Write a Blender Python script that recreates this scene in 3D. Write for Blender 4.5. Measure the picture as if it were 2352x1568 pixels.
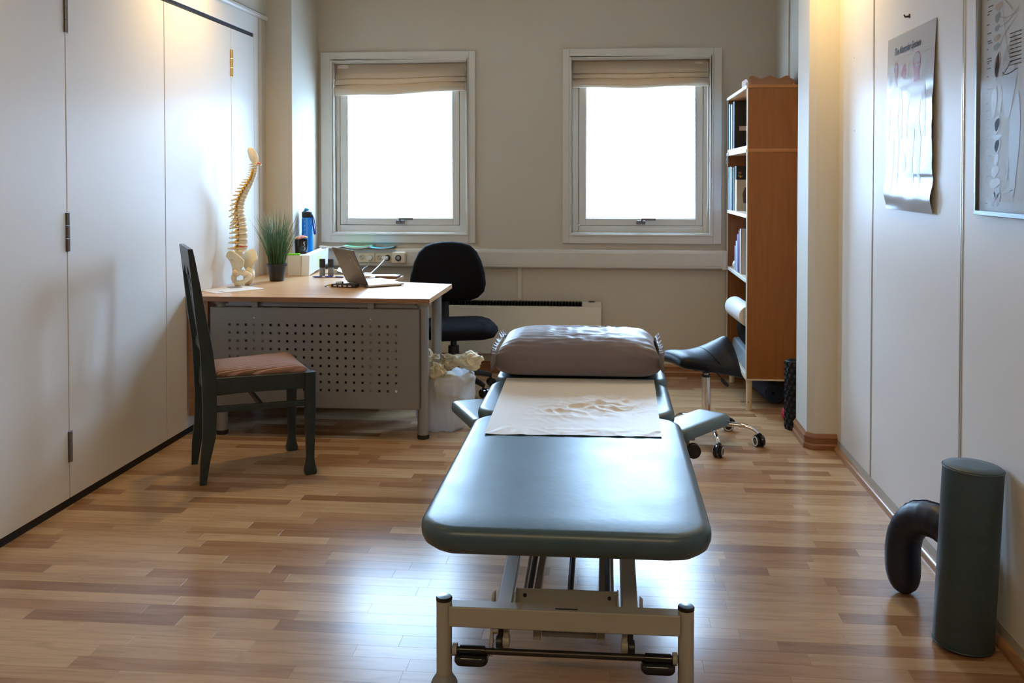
import bpy, bmesh, math, random
from mathutils import Vector, Matrix, noise, Euler
R = math.radians; PI = math.pi
random.seed(7)
S = bpy.context.scene
COL = S.collection
for o in list(bpy.data.objects): bpy.data.objects.remove(o)

# ------------------------------------------------------------------ camera, sky, lamps, exposure
cam = bpy.data.objects.new('camera', bpy.data.cameras.new('camera')); COL.objects.link(cam)
cam.location = (0, 0, 1.33)
cam.rotation_euler = (R(90 - 1.3056), 0, R(5.1295))
cam.data.sensor_width = 36; cam.data.lens = 2150 / 2352 * 36
cam.data.shift_x = -24 / 2352; cam.data.shift_y = -324 / 2352
cam.data.clip_start = 0.05
S.camera = cam
S.view_settings.view_transform = 'Standard'; S.view_settings.look = 'None'
S.view_settings.gamma = 1; S.view_settings.use_curve_mapping = False
S.view_settings.exposure = 0.10
S.cycles.use_denoising = True
S.cycles.max_bounces = 12; S.cycles.diffuse_bounces = 6; S.cycles.glossy_bounces = 4
S.cycles.transparent_max_bounces = 12; S.cycles.sample_clamp_indirect = 8; S.cycles.caustics_reflective = False
w = bpy.data.worlds.new('overcast_sky'); S.world = w; w.use_nodes = True
bg = w.node_tree.nodes['Background']
bg.inputs[0].default_value = (0.46, 0.68, 1.0, 1); bg.inputs[1].default_value = 35.0

def spot(name, loc, power, size=2.2, col=(1.0, .72, .40), rad=.05, blend=.9):
    l = bpy.data.lights.new(name, 'SPOT'); l.energy = power; l.spot_size = size; l.spot_blend = blend
    l.color = col; l.shadow_soft_size = rad
    o = bpy.data.objects.new(name, l); o.location = loc; COL.objects.link(o); return o
WARM = (1.0, .69, .29)
for i, (x, y, p) in enumerate([(-1.80, 4.60, 55), (0.80, 4.35, 50), (-1.70, 2.5, 22), (0.60, 2.3, 14)]):
    o = spot('ceiling_downlight_lamp', (x, y, 2.70), p, 2.3, WARM)
    if y > 2.4: o.rotation_euler = (0, R(-18 if x > 0 else 18), 0)
for x in (-1.35, .35):   # warm fill lights added behind the camera to brighten the back wall
    l = bpy.data.lights.new('front_fill_light', 'AREA'); l.shape = 'RECTANGLE'; l.size = 1.3; l.size_y = .5; l.energy = 12; l.color = (1.0, .74, .42); l.spread = R(140)
    o = bpy.data.objects.new('front_fill_light', l); o.location = (x, -.9, 2.60); o.rotation_euler = (R(62), 0, 0); COL.objects.link(o)
def portal(name, x, z, sx, sz):
    l = bpy.data.lights.new(name, 'AREA'); l.shape = 'RECTANGLE'; l.size = sx; l.size_y = sz
    l.cycles.is_portal = True
    o = bpy.data.objects.new(name, l); o.location = (x, 6.66, z); o.rotation_euler = (R(-90), 0, 0); COL.objects.link(o)
portal('daylight_left_window', -1.434, 1.56, 1.0, 1.25)
portal('daylight_right_window', .229, 1.56, 1.0, 1.25)

# ------------------------------------------------------------------ materials
def nt(m):
    return m.node_tree.nodes, m.node_tree.links
def mat(name, col, rough=.5, metal=0., spec=.5, var=None, bump=None, grain=None, coat=0., trans=0., alpha=1., sheen=0., vary_obj=0., rvar=0., emit=None):
    """var=(scale, amount) noise on colour; bump=(scale, strength); grain=(colour2, scale, stretch xyz)"""
    m = bpy.data.materials.new(name); m.use_nodes = True
    n, l = nt(m); b = n['Principled BSDF']
    c = (*col, 1)
    b.inputs['Base Color'].default_value = c; b.inputs['Roughness'].default_value = rough
    b.inputs['Metallic'].default_value = metal; b.inputs['Specular IOR Level'].default_value = spec
    b.inputs['Coat Weight'].default_value = coat; b.inputs['Transmission Weight'].default_value = trans
    b.inputs['Alpha'].default_value = alpha; b.inputs['Sheen Weight'].default_value = sheen
    if emit: b.inputs['Emission Color'].default_value = (*emit[0], 1); b.inputs['Emission Strength'].default_value = emit[1]
    tc = n.new('ShaderNodeTexCoord'); out = None
    if grain:
        mp = n.new('ShaderNodeMapping'); mp.inputs['Scale'].default_value = grain[2]; l.new(tc.outputs['Object'], mp.inputs['Vector'])
        oi = n.new('ShaderNodeObjectInfo'); vm = n.new('ShaderNodeVectorMath'); vm.operation = 'SCALE'; vm.inputs[3].default_value = 37.
        cb = n.new('ShaderNodeCombineXYZ')
        for k in range(3): l.new(oi.outputs['Random'], cb.inputs[k])
        l.new(cb.outputs[0], vm.inputs[0]); ad = n.new('ShaderNodeVectorMath'); l.new(mp.outputs[0], ad.inputs[0]); l.new(vm.outputs[0], ad.inputs[1])
        nz = n.new('ShaderNodeTexNoise'); nz.inputs['Scale'].default_value = grain[1]; nz.inputs['Detail'].default_value = 6; nz.inputs['Distortion'].default_value = .6
        l.new(ad.outputs[0], nz.inputs['Vector'])
        rp = n.new('ShaderNodeValToRGB'); rp.color_ramp.elements[0].position = .35; rp.color_ramp.elements[1].position = .68
        rp.color_ramp.elements[0].color = c; rp.color_ramp.elements[1].color = (*grain[0], 1)
        l.new(nz.outputs['Fac'], rp.inputs[0]); out = rp.outputs[0]
    elif var:
        nz = n.new('ShaderNodeTexNoise'); nz.inputs['Scale'].default_value = var[0]; nz.inputs['Detail'].default_value = 5
        l.new(tc.outputs['Object'], nz.inputs['Vector'])
        rp = n.new('ShaderNodeValToRGB'); a = var[1]
        rp.color_ramp.elements[0].position = .3; rp.color_ramp.elements[1].position = .7
        rp.color_ramp.elements[0].color = (*[v * (1 - a) for v in col], 1); rp.color_ramp.elements[1].color = (*[min(1, v * (1 + a)) for v in col], 1)
        l.new(nz.outputs['Fac'], rp.inputs[0]); out = rp.outputs[0]
    if out: l.new(out, b.inputs['Base Color'])
    if rvar:
        nr = n.new('ShaderNodeTexNoise'); nr.inputs['Scale'].default_value = 9; l.new(tc.outputs['Object'], nr.inputs['Vector'])
        mr = n.new('ShaderNodeMapRange'); mr.inputs[3].default_value = rough - rvar; mr.inputs[4].default_value = rough + rvar
        l.new(nr.outputs['Fac'], mr.inputs[0]); l.new(mr.outputs[0], b.inputs['Roughness'])
    if bump:
        nb = n.new('ShaderNodeTexNoise'); nb.inputs['Scale'].default_value = bump[0]; nb.inputs['Detail'].default_value = 4
        l.new(tc.outputs['Object'], nb.inputs['Vector'])
        bp = n.new('ShaderNodeBump'); bp.inputs['Strength'].default_value = bump[1]; bp.inputs['Distance'].default_value = .01
        l.new(nb.outputs['Fac'], bp.inputs['Height']); l.new(bp.outputs[0], b.inputs['Normal'])
    return m
wall_paint = mat('wall_paint', (.56, .50, .405), .75, var=(1.5, .02), bump=(160, .04))
pillar_paint = mat('pillar_paint', (.66, .62, .54), .6, bump=(120, .03))
ceil_paint = mat('ceiling_paint', (.60, .58, .53), .85, bump=(90, .05))
white_trim = mat('white_gloss_trim', (.63, .60, .54), .35, bump=(60, .02))
door_white = mat('white_laminate_door', (.76, .74, .70), .42, spec=.36, bump=(4, .02))
panel_white = mat('white_wall_panel', (.78, .76, .73), .42, bump=(5, .02))
black_gap = mat('black_recess', (.006, .006, .008), .6)
skirt_wood = mat('skirting_wood', (.30, .13, .05), .35, grain=((.20, .08, .03), 4, (3, 3, 30)))
steel = mat('brushed_steel', (.62, .62, .63), .28, 1., bump=(300, .02))
satin_alu = mat('satin_aluminium', (.72, .72, .72), .3, 1.)
chrome = mat('chrome', (.82, .82, .84), .07, 1.)
brass = mat('brass_hinge', (.72, .52, .20), .3, 1.)
black_plastic = mat('black_plastic', (.012, .012, .013), .4)
black_gloss = mat('black_gloss_plastic', (.010, .010, .011), .18)
silver_paint = mat('silver_lacquered_steel', (.33, .34, .35), .38, .55, bump=(200, .02))
panel_grey = mat('grey_perforated_steel', (.26, .27, .28), .45, .35, bump=(250, .02))
beech = mat('beech_laminate', (.60, .36, .18), .30, grain=((.50, .28, .13), 5, (2, 22, 22)))
beech_edge = mat('beech_edge_band', (.30, .16, .08), .4, grain=((.24, .12, .06), 5, (2, 22, 22)))
vinyl = mat('teal_grey_vinyl', (.024, .068, .098), .39, spec=.85, var=(14, .12), bump=(55, .035), rvar=.05)
vinyl_light = mat('teal_grey_vinyl_armrest', (.075, .130, .155), .38, spec=.6, var=(14, .08), bump=(55, .03))
frame_paint = mat('beige_powder_coat', (.35, .34, .30), .42, bump=(180, .02))
chair_paint = mat('dark_petrol_painted_wood', (.011, .022, .027), .38, var=(20, .2), bump=(40, .06))
black_vinyl = mat('black_vinyl', (.004, .006, .010), .44, spec=.16, bump=(120, .06))
navy_vinyl = mat('navy_vinyl', (.008, .012, .030), .44, spec=.5, bump=(90, .05))
bolster_vinyl = mat('dark_teal_vinyl', (.030, .056, .072), .45, spec=.5, var=(12, .08), bump=(80, .05))
black_fabric = mat('black_wool_fabric', (.0045, .005, .007), .9, spec=.2, bump=(350, .2))
paper_white = mat('white_paper', (.80, .81, .82), .52, bump=(30, .03))
bone = mat('bone_plastic', (.78, .68, .48), .45, var=(18, .06), bump=(60, .04))
disc_mat = mat('disc_plastic', (.75, .72, .62), .5)
disc_red = mat('red_disc_plastic', (.75, .06, .03), .45)
nerve = mat('yellow_nerve_plastic', (.80, .45, .04), .45)
orange_veneer = mat('orange_beech_veneer', (.30, .108, .022), .45, spec=.35, grain=((.25, .083, .016), 3, (14, 14, 1.2)))
inner_wood = mat('dark_inner_veneer', (.30, .13, .05), .5, grain=((.24, .10, .04), 3, (14, 14, 1.2)))
white_edge = mat('white_shelf_edge', (.78, .76, .68), .35)
pale_wood = mat('pale_birch_leg', (.66, .54, .38), .45, grain=((.58, .46, .31), 5, (12, 12, 2)))
rack_wood = mat('brown_beech_rack', (.42, .19, .075), .45, grain=((.34, .14, .05), 5, (3, 20, 20)))
white_plastic = mat('white_plastic', (.80, .80, .78), .35)
cream_plastic = mat('cream_plastic', (.74, .66, .48), .38)
beige_card = mat('beige_cardboard', (.66, .60, .50), .6, bump=(60, .03))

# ------------------------------------------------------------------ geometry helpers
class MB:
    def __init__(s): s.bm = bmesh.new()
    def add(s, vs, fs, M=None):
        bv = [s.bm.verts.new(M @ Vector(v) if M else v) for v in vs]
        for f in fs:
            try: s.bm.faces.new([bv[i] for i in f])
            except ValueError: pass
        return bv
    def box(s, x0, x1, y0, y1, z0, z1, M=None):
        s.add([(x0, y0, z0), (x1, y0, z0), (x1, y1, z0), (x0, y1, z0), (x0, y0, z1), (x1, y0, z1), (x1, y1, z1), (x0, y1, z1)],
              [(0, 3, 2, 1), (4, 5, 6, 7), (0, 1, 5, 4), (1, 2, 6, 5), (2, 3, 7, 6), (3, 0, 4, 7)], M); return s
    def rings(s, rs, close=True, cap=True, M=None):
        n = len(rs[0]); vs = [p for r in rs for p in r]; fs = []
        for i in range(len(rs) - 1):
            for j in range(n if close else n - 1):
                k = (j + 1) % n
                fs.append((i * n + j, i * n + k, (i + 1) * n + k, (i + 1) * n + j))
        if cap: fs.append(tuple(range(n))[::-1]); fs.append(tuple(range((len(rs) - 1) * n, len(rs) * n)))
        s.add(vs, fs, M); return s
    def tube(s, pts, r, n=10, closed=False, cap=True, flat=1., up=None, M=None):
        P = [Vector(p) for p in pts]; m = len(P); rs = []
        rad = r if hasattr(r, '__len__') else [r] * m
        T = []
        for i in range(m):
            a = P[(i - 1) % m] if (closed or i > 0) else P[i]; b = P[(i + 1) % m] if (closed or i < m - 1) else P[i]
            T.append((b - a).normalized())
        u = Vector(up) if up else (Vector((0, 0, 1)) if abs(T[0].z) < .9 else Vector((1, 0, 0)))
        u = (u - T[0] * u.dot(T[0])).normalized()
        for i in range(m):
            u = (u - T[i] * u.dot(T[i])).normalized(); v = T[i].cross(u)
            rs.append([tuple(P[i] + (u * math.cos(2 * PI * k / n) + v * math.sin(2 * PI * k / n) * flat) * rad[i]) for k in range(n)])
        if closed: rs.append(rs[0]); cap = False
        s.rings(rs, True, cap, M); return s
    def cyl(s, p0, p1, r0, r1=None, n=20, M=None):
        return s.tube([p0, p1], [r0, r0 if r1 is None else r1], n, M=M)
    def lathe(s, prof, c=(0, 0, 0), n=28, sx=1., sy=1., M=None, loop=False):
        if loop: prof = list(prof) + [prof[0]]
        rs = [[(c[0] + max(r, 1e-5) * math.cos(2 * PI * k / n) * sx, c[1] + max(r, 1e-5) * math.sin(2 * PI * k / n) * sy, c[2] + z) for k in range(n)] for r, z in prof]
        s.rings(rs, True, not loop, M); return s
    def grid(s, nu, nv, f, M=None, cu=False):
        vs = [f(i / nu, j / nv) for i in range(nu + (0 if cu else 1)) for j in range(nv + 1)]
        fs = []; N = nv + 1
        for i in range(nu):
            for j in range(nv):
                i2 = (i + 1) % nu if cu else i + 1
                fs.append((i * N + j, i2 * N + j, i2 * N + j + 1, i * N + j + 1))
        s.add(vs, fs, M); return s
    def prism(s, poly, a0, a1, ax='z', M=None):
        def p(u, v, a): return {'z': (u, v, a), 'y': (u, a, v), 'x': (a, u, v)}[ax]
        n = len(poly)
        vs = [p(u, v, a0) for u, v in poly] + [p(u, v, a1) for u, v in poly]
        s.add(vs, [tuple(range(n))[::-1], tuple(range(n, 2 * n))] + [(i, (i + 1) % n, n + (i + 1) % n, n + i) for i in range(n)], M); return s
    def ball(s, c, r, sx=1, sy=1, sz=1, n=16, M=None):
        m = n // 2
        rs = [[(c[0] + r * sx * max(math.sin(PI * i / m), 1e-4) * math.cos(2 * PI * k / n), c[1] + r * sy * max(math.sin(PI * i / m), 1e-4) * math.sin(2 * PI * k / n), c[2] - r * sz * math.cos(PI * i / m)) for k in range(n)] for i in range(m + 1)]
        s.rings(rs, True, True, M); return s
    def pad(s, x0, x1, y0, y1, z0, z1, rc, prof, nc=8, dome=0., M=None):
        """cushion: prof = list of (inset, height fraction) from the bottom up"""
        rs = []
        for ins, h in prof:
            rs.append([(x, y, z0 + (z1 - z0) * h) for x, y in rrect(x0 + ins, x1 - ins, y0 + ins, y1 - ins, max(rc - ins, .004), nc)])
        if dome:
            last = prof[-1][0]; hw = min(x1 - x0, y1 - y0) / 2
            for t in (.25, .5, .75):
                ins = last + (hw - last) * t
                rs.append([(x, y, z1 + dome * (1 - (1 - t) ** 2)) for x, y in rrect(x0 + ins, x1 - ins, y0 + ins, y1 - ins, max(rc - ins, .004), nc)])
        s.rings(rs, True, True, M); return s
    def move(s, fn):
        for v in s.bm.verts: v.co = fn(v.co)
        return s
    def build(s, name, m, parent=None, bevel=0., seg=2, smooth=True, solid=0., sub=0, ang=38, world=True, kind=None, label=None):
        bm = s.bm
        bmesh.ops.remove_doubles(bm, verts=bm.verts, dist=1e-6)
        bmesh.ops.recalc_face_normals(bm, faces=bm.faces)
        off = Vector((0, 0, 0))
        if parent is not None and world:
            p = parent
            while p: off += p.location; p = p.parent
        if off.length: 
            for v in bm.verts: v.co -= off
        me = bpy.data.meshes.new(name); bm.to_mesh(me); bm.free()
        if smooth:
            me.polygons.foreach_set('use_smooth', [True] * len(me.polygons)); me.set_sharp_from_angle(angle=R(ang))
        me.materials.append(m)
        o = bpy.data.objects.new(name, me); COL.objects.link(o)
        if parent is not None: o.parent = parent
        if solid:
            md = o.modifiers.new('solid', 'SOLIDIFY'); md.thickness = solid; md.offset = 0
        if bevel:
            md = o.modifiers.new('bevel', 'BEVEL'); md.width = bevel; md.segments = seg; md.limit_method = 'ANGLE'; md.angle_limit = R(35); md.harden_normals = True
        if sub:
            md = o.modifiers.new('sub', 'SUBSURF'); md.levels = sub; md.render_levels = sub
        if kind: o['kind'] = kind
        if label: o['label'] = label
        return o
def rrect(x0, x1, y0, y1, r, n=8):
    out = []
    for cx, cy, a in ((x1 - r, y1 - r, 0), (x0 + r, y1 - r, 90), (x0 + r, y0 + r, 180), (x1 - r, y0 + r, 270)):
        for k in range(n + 1):
            t = R(a + 90 * k / n); out.append((cx + r * math.cos(t), cy + r * math.sin(t)))
    return out
def B(*a): return MB().box(*a)
def thing(name, label, cat, loc=(0, 0, 0), rz=0., group=None, kind=None):
    o = bpy.data.objects.new(name, None); o.empty_display_size = .05; COL.objects.link(o)
    o.location = loc; o.rotation_euler = (0, 0, rz)
    tag(o, label, cat, group, kind); return o
def tag(o, label=None, cat=None, group=None, kind=None):
    if label: o['label'] = label
    if cat: o['category'] = cat
    if group: o['group'] = group
    if kind: o['kind'] = kind
    return o
def solo(name, label, cat, mb, m, loc, group=None, **k):
    """a thing that is one mesh; vertices are given in world space, origin goes to loc"""
    L = Vector(loc)
    for v in mb.bm.verts: v.co -= L
    o = mb.build(name, m, None, **k); o.location = L
    return tag(o, label, cat, group)
def struct(name, mb, m, label=None, **k):
    o = mb.build(name, m, **k); o['kind'] = 'structure'
    if label: o['label'] = label
    return o
def sroot(name, label=None, loc=(0, 0, 0)):
    o = bpy.data.objects.new(name, None); o.empty_display_size = .05; COL.objects.link(o); o.location = loc; o['kind'] = 'structure'
    if label: o['label'] = label
    return o
def copy_part(src, parent, **loc):
    c = src.copy(); COL.objects.link(c); c.parent = parent; return c
def text_verts(body, size, bold=0., shear=0., align='LEFT'):
    cu = bpy.data.curves.new('t', 'FONT'); cu.body = body; cu.size = size; cu.offset = bold; cu.shear = shear; cu.align_x = align
    cu.resolution_u = 3
    o = bpy.data.objects.new('t', cu); COL.objects.link(o)
    bpy.context.view_layer.update()
    me = bpy.data.meshes.new_from_object(o.evaluated_get(bpy.context.evaluated_depsgraph_get()))
    vs = [tuple(v.co) for v in me.vertices]; fs = [tuple(p.vertices) for p in me.polygons]
    bpy.data.objects.remove(o); bpy.data.curves.remove(cu); bpy.data.meshes.remove(me)
    return vs, fs
def lerp(a, b, t): return a + (b - a) * t
def polyline(pts, n):
    """Catmull-Rom resample"""
    P = [Vector(p) for p in pts]; out = []
    m = len(P) - 1
    for i in range(n + 1):
        t = i / n * m; k = min(int(t), m - 1); t -= k
        p0 = P[max(k - 1, 0)]; p1 = P[k]; p2 = P[k + 1]; p3 = P[min(k + 2, m)]
        out.append(.5 * ((2 * p1) + (p2 - p0) * t + (2 * p0 - 5 * p1 + 4 * p2 - p3) * t * t + (3 * p1 - p0 - 3 * p2 + p3) * t ** 3))
    return out

# ------------------------------------------------------------------ the room
XL, XR, YB, YF, ZC = -2.17, 1.13, 6.38, -1.6, 2.72
# floor: strip parquet, every strip a plank
def plank_mat(island):
    m = bpy.data.materials.new('strip_parquet' + ('_far' if island else '')); m.use_nodes = True
    n, l = nt(m); b = n['Principled BSDF']
    tc = n.new('ShaderNodeTexCoord')
    if island: rnd = n.new('ShaderNodeNewGeometry').outputs['Random Per Island']
    else: rnd = n.new('ShaderNodeObjectInfo').outputs['Random']
    rp = n.new('ShaderNodeValToRGB'); e = rp.color_ramp.elements
    e[0].position = 0; e[0].color = (.25, .130, .060, 1); e[1].position = 1; e[1].color = (.50, .335, .185, 1)
    for p, c in ((.22, (.33, .185, .092, 1)), (.45, (.42, .265, .142, 1)), (.75, (.46, .300, .164, 1))):
        x = e.new(p); x.color = c
    l.new(rnd, rp.inputs[0])
    mp = n.new('ShaderNodeMapping'); mp.inputs['Scale'].default_value = (2.2, 22, 22); l.new(tc.outputs['Object'], mp.inputs[0])
    sc = n.new('ShaderNodeMath'); sc.operation = 'MULTIPLY'; sc.inputs[1].default_value = 91; l.new(rnd, sc.inputs[0])
    cb = n.new('ShaderNodeCombineXYZ'); l.new(sc.outputs[0], cb.inputs[0]); l.new(sc.outputs[0], cb.inputs[1])
    ad = n.new('ShaderNodeVectorMath'); l.new(mp.outputs[0], ad.inputs[0]); l.new(cb.outputs[0], ad.inputs[1])
    nz = n.new('ShaderNodeTexNoise'); nz.inputs['Scale'].default_value = 1.6; nz.inputs['Detail'].default_value = 6; nz.inputs['Distortion'].default_value = 1.2
    l.new(ad.outputs[0], nz.inputs['Vector'])
    r2 = n.new('ShaderNodeValToRGB'); r2.color_ramp.elements[0].position = .34; r2.color_ramp.elements[0].color = (.76, .72, .68, 1)
    r2.color_ramp.elements[1].position = .56; r2.color_ramp.elements[1].color = (1, 1, 1, 1); l.new(nz.outputs['Fac'], r2.inputs[0])
    mx = n.new('ShaderNodeMix'); mx.data_type = 'RGBA'; mx.blend_type = 'MULTIPLY'; mx.inputs[0].default_value = .8
    l.new(rp.outputs[0], mx.inputs[6]); l.new(r2.outputs[0], mx.inputs[7]); l.new(mx.outputs[2], b.inputs['Base Color'])
    b.inputs['Roughness'].default_value = .25; b.inputs['Specular IOR Level'].default_value = .44
    return m
pm0, pm1 = plank_mat(False), plank_mat(True)
floor = struct('floor', B(XL - .3, XR + .1, YF, YB, -.12, -.0095), mat('floor_underlay', (.10, .06, .035), .8), label='strip parquet laminate floor in mixed beech tones')
def plank_box(mb, x0, x1, y0, y1):
    c = .0003
    vs = [(x0, y0, -.009), (x1, y0, -.009), (x1, y1, -.009), (x0, y1, -.009), (x0, y0, -c), (x1, y0, -c), (x1, y1, -c), (x0, y1, -c),
          (x0 + c, y0 + c, 0), (x1 - c, y0 + c, 0), (x1 - c, y1 - c, 0), (x0 + c, y1 - c, 0)]
    mb.add(vs, [(0, 1, 5, 4), (1, 2, 6, 5), (2, 3, 7, 6), (3, 0, 4, 7), (4, 5, 9, 8), (5, 6, 10, 9), (6, 7, 11, 10), (7, 4, 8, 11), (8, 9, 10, 11)])
pw = .0645; far = MB(); npl = 0; y = YF
rows = []
while y < YB - .01:
    rows.append((y, min(y + pw, YB))); y += pw
order = sorted(rows, key=lambda r: 0 if 2.05 < r[0] else 1)
for y0, y1 in order:
    x = XL - .05 - random.random() * .5
    while x < XR:
        L = random.choice((.30, .36, .42, .48, .55, .62)); a, b_ = max(x, XL - .02), min(x + L, XR)
        if b_ - a > .02:
            if 2.05 < y0 and npl < 300:
                mb = MB(); plank_box(mb, -(b_ - a) / 2 + .0001, (b_ - a) / 2 - .0001, -(y1 - y0) / 2 + .0001, (y1 - y0) / 2 - .0001)
                o = mb.build('plank', pm0, floor, smooth=False, world=False); o.location = ((a + b_) / 2, (y0 + y1) / 2, 0); npl += 1
            else: plank_box(far, a + .0001, b_ - .0001, y0 + .0001, y1 - .0001)
        x += L
far.build('plank', pm1, floor, smooth=False, kind='stuff')

struct('ceiling', B(XL - .3, XR + .3, YF, YB, ZC, ZC + .1), ceil_paint)
struct('wall_front', B(XL - .3, XR + .3, YF - .1, YF, -.1, ZC + .1), wall_paint)
# back wall with two openings
WIN = [(-1.978, -.896, .891, 2.205, -1.887, -.957, .962, 2.132), (-.297, .767, .895, 2.208, -.236, .690, .965, 2.135)]
wb = MB(); T0, T1 = YB, YB + .26
xs = [-2.6, WIN[0][4] - .03, WIN[0][5] + .03, WIN[1][4] - .03, WIN[1][5] + .03, 1.6]
zlo, zhi = .93, 2.165
for a, b_ in ((xs[0], xs[1]), (xs[2], xs[3]), (xs[4], xs[5])): wb.box(a, b_, T0, T1, -.1, ZC + .1)
for a, b_ in ((xs[1], xs[2]), (xs[3], xs[4])): wb.box(a, b_, T0, T1, -.1, zlo); wb.box(a, b_, T0, T1, zhi, ZC + .1)
struct('wall_back', wb, wall_paint, smooth=False, label='back wall with two windows')
# glass that lets light straight through and reflects a little
gm = bpy.data.materials.new('window_glass'); gm.use_nodes = True
n, l = nt(gm); n.remove(n['Principled BSDF'])
tr = n.new('ShaderNodeBsdfTransparent'); tr.inputs[0].default_value = (.96, .985, .98, 1); gl = n.new('ShaderNodeBsdfGlossy'); gl.inputs['Roughness'].default_value = .01
fr = n.new('ShaderNodeFresnel'); fr.inputs[0].default_value = 1.5; ms = n.new('ShaderNodeMixShader')
ge = n.new('ShaderNodeNewGeometry'); iv = n.new('ShaderNodeMath'); iv.operation = 'SUBTRACT'; iv.inputs[0].default_value = 1; l.new(ge.outputs['Backfacing'], iv.inputs[1])
mm = n.new('ShaderNodeMath'); mm.operation = 'MULTIPLY'; l.new(fr.outputs[0], mm.inputs[0]); l.new(iv.outputs[0], mm.inputs[1])
l.new(mm.outputs[0], ms.inputs[0]); l.new(tr.outputs[0], ms.inputs[1]); l.new(gl.outputs[0], ms.inputs[2]); l.new(ms.outputs[0], n['Material Output'].inputs[0])
def ring(mb, x0, x1, z0, z1, t, y0, y1):
    """rectangular frame, outer x0..z1, bar width t"""
    for a in ((x0, x0 + t, z0, z1), (x1 - t, x1, z0, z1), (x0 + t, x1 - t, z0, z0 + t), (x0 + t, x1 - t, z1 - t, z1)):
        mb.box(a[0], a[1], y0, y1, a[2], a[3])
for i, (x0, x1, z0, z1, ix0, ix1, iz0, iz1) in enumerate(WIN):
    r = sroot('window_%d' % (i + 1), ['left white framed window with beige blind rolled up', 'right white framed window beside the bookcase'][i], ((x0 + x1) / 2, YB, z0))
    c = MB()
    # casing: three steps
    def fr4(a, b_, y0_, y1_):
        X0, X1, Z0, Z1 = (lerp(x0, ix0, a), lerp(x1, ix1, a), lerp(z0, iz0, a), lerp(z1, iz1, a)); U0, U1, V0, V1 = (lerp(x0, ix0, b_), lerp(x1, ix1, b_), lerp(z0, iz0, b_), lerp(z1, iz1, b_))
        for q in ((X0, U0, Z0, Z1), (U1, X1, Z0, Z1), (U0, U1, Z0, V0), (U0, U1, V1, Z1)): c.box(q[0], q[1], y0_, y1_, q[2], q[3])
    fr4(0, .72, YB - .020, YB); fr4(.72, .90, YB - .027, YB); fr4(.90, 1.0, YB - .018, YB + .04)
    c.build('casing', white_trim, r, bevel=.003)
    sx0, sx1, sz0, sz1 = ix0 + .031, ix1 - .058 if i == 0 else ix1 - .042, iz0 + .050, iz1 - .045
    if i == 1: sx0 = ix0 + .048
    f = MB(); g_ = .003
    for q in ((ix0 - .03, sx0 - g_, iz0 - .03, iz1 + .03), (sx1 + g_, ix1 + .03, iz0 - .03, iz1 + .03), (sx0 - g_, sx1 + g_, iz0 - .03, sz0 - g_), (sx0 - g_, sx1 + g_, sz1 + g_, iz1 + .03)): f.box(q[0], q[1], YB + .040, YB + .13, q[2], q[3])
    for q in ((sx0 - .012, sx0 + .02, sz0, sz1), (sx1 - .02, sx1 + .012, sz0, sz1), (sx0, sx1, sz0 - .012, sz0 + .02), (sx0, sx1, sz1 - .02, sz1 + .012)): f.box(q[0], q[1], YB + .10, YB + .125, q[2], q[3])
    f.build('window_frame', white_trim, r, bevel=.003)
    s_ = MB(); ring(s_, sx0, sx1, sz0, sz1, .045, YB + .038, YB + .10); ring(s_, sx0 + .045, sx1 - .045, sz0 + .045, sz1 - .045, .006, YB + .05, YB + .09)
    sash = s_.build('sash', white_trim, r, bevel=.003)
    B(sx0 + .046, sx1 - .046, YB + .066, YB + .072, sz0 + .046, sz1 - .046).build('window_pane', gm, sash, smooth=False)
    hx = (-1.405, .258)[i]; hz = sz0 + .022
    h = MB(); h.box(hx - .055, hx + .005, YB + .022, YB + .038, hz - .016, hz + .010); h.cyl((hx - .02, YB + .03, hz), (hx - .02, YB - .012, hz + .012), .009)
    h.box(hx - .025, hx + .075, YB - .022, YB - .006, hz + .012, hz + .028)
    h.build('window_handle', mat('grey_handle_metal', (.20, .20, .21), .35, .8), sash, bevel=.003, label='grey metal window handle')

# left side: folding doors, header, column in the corner
struct('wall_left', B(XL - .22, XL - .052, YF, 5.85, -.1, ZC + .1), wall_paint, smooth=False, label='left wall behind and above the folding doors')
struct('wall_upper', B(XL - .05, XL, YF, 5.83, 2.374, ZC), wall_paint, smooth=False, label='plain wall strip above the folding doors')
wc = MB(); wc.box(XL - .25, -2.0, 5.83, YB, -.1, ZC); wc.box(XL - .05, XL - .003, 5.752, 5.83, 0, 2.334)
struct('wall_corner', wc, wall_paint, smooth=False, label='boxed corner column between the folding doors and the left window')
fd = thing('folding_door', 'tall white folding door panels with visible hinges along the left wall', 'folding door', (XL, 3.6, 0))
pan = {}
seams = [(-1.2, 0.30), (0.30, 1.10), (1.10, 1.925), (1.925, 2.742), (2.742, 3.597), (3.601, 4.445), (4.449, 5.270), (5.273, 5.624)]
for a, b_ in seams:
    pan[b_] = B(XL - .032, XL, a + .0012, b_ - .0012, .034, 2.203).build('door_panel', door_white, fd, bevel=.0015)
B(XL - .05, XL - .006, -1.2, 5.70, 0, .034).build('base_gap', black_gap, fd, smooth=False, label='black recessed base strip')
B(XL - .05, XL - .008, -1.2, 5.63, 2.203, 2.228).build('top_track', black_gap, fd, smooth=False, label='black top track')
hd = MB(); hd.box(XL - .05, XL, -1.2, 5.70, 2.228, 2.335); hd.box(XL - .05, XL, 5.627, 5.70, 0.0, 2.228)
hd.build('door_surround', door_white, fd, bevel=.002)
B(XL - .05, XL + .004, 5.706, 5.75, 0, 2.335).build('edge_post', white_trim, fd, bevel=.003)
cm = MB(); cm.prism([(XL - .04, 2.335), (XL + .012, 2.335), (XL + .020, 2.345), (XL + .020, 2.362), (XL - .04, 2.372)], -1.2, 5.825, 'y')
cm.build('cornice', white_trim, fd, bevel=.003)
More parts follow.
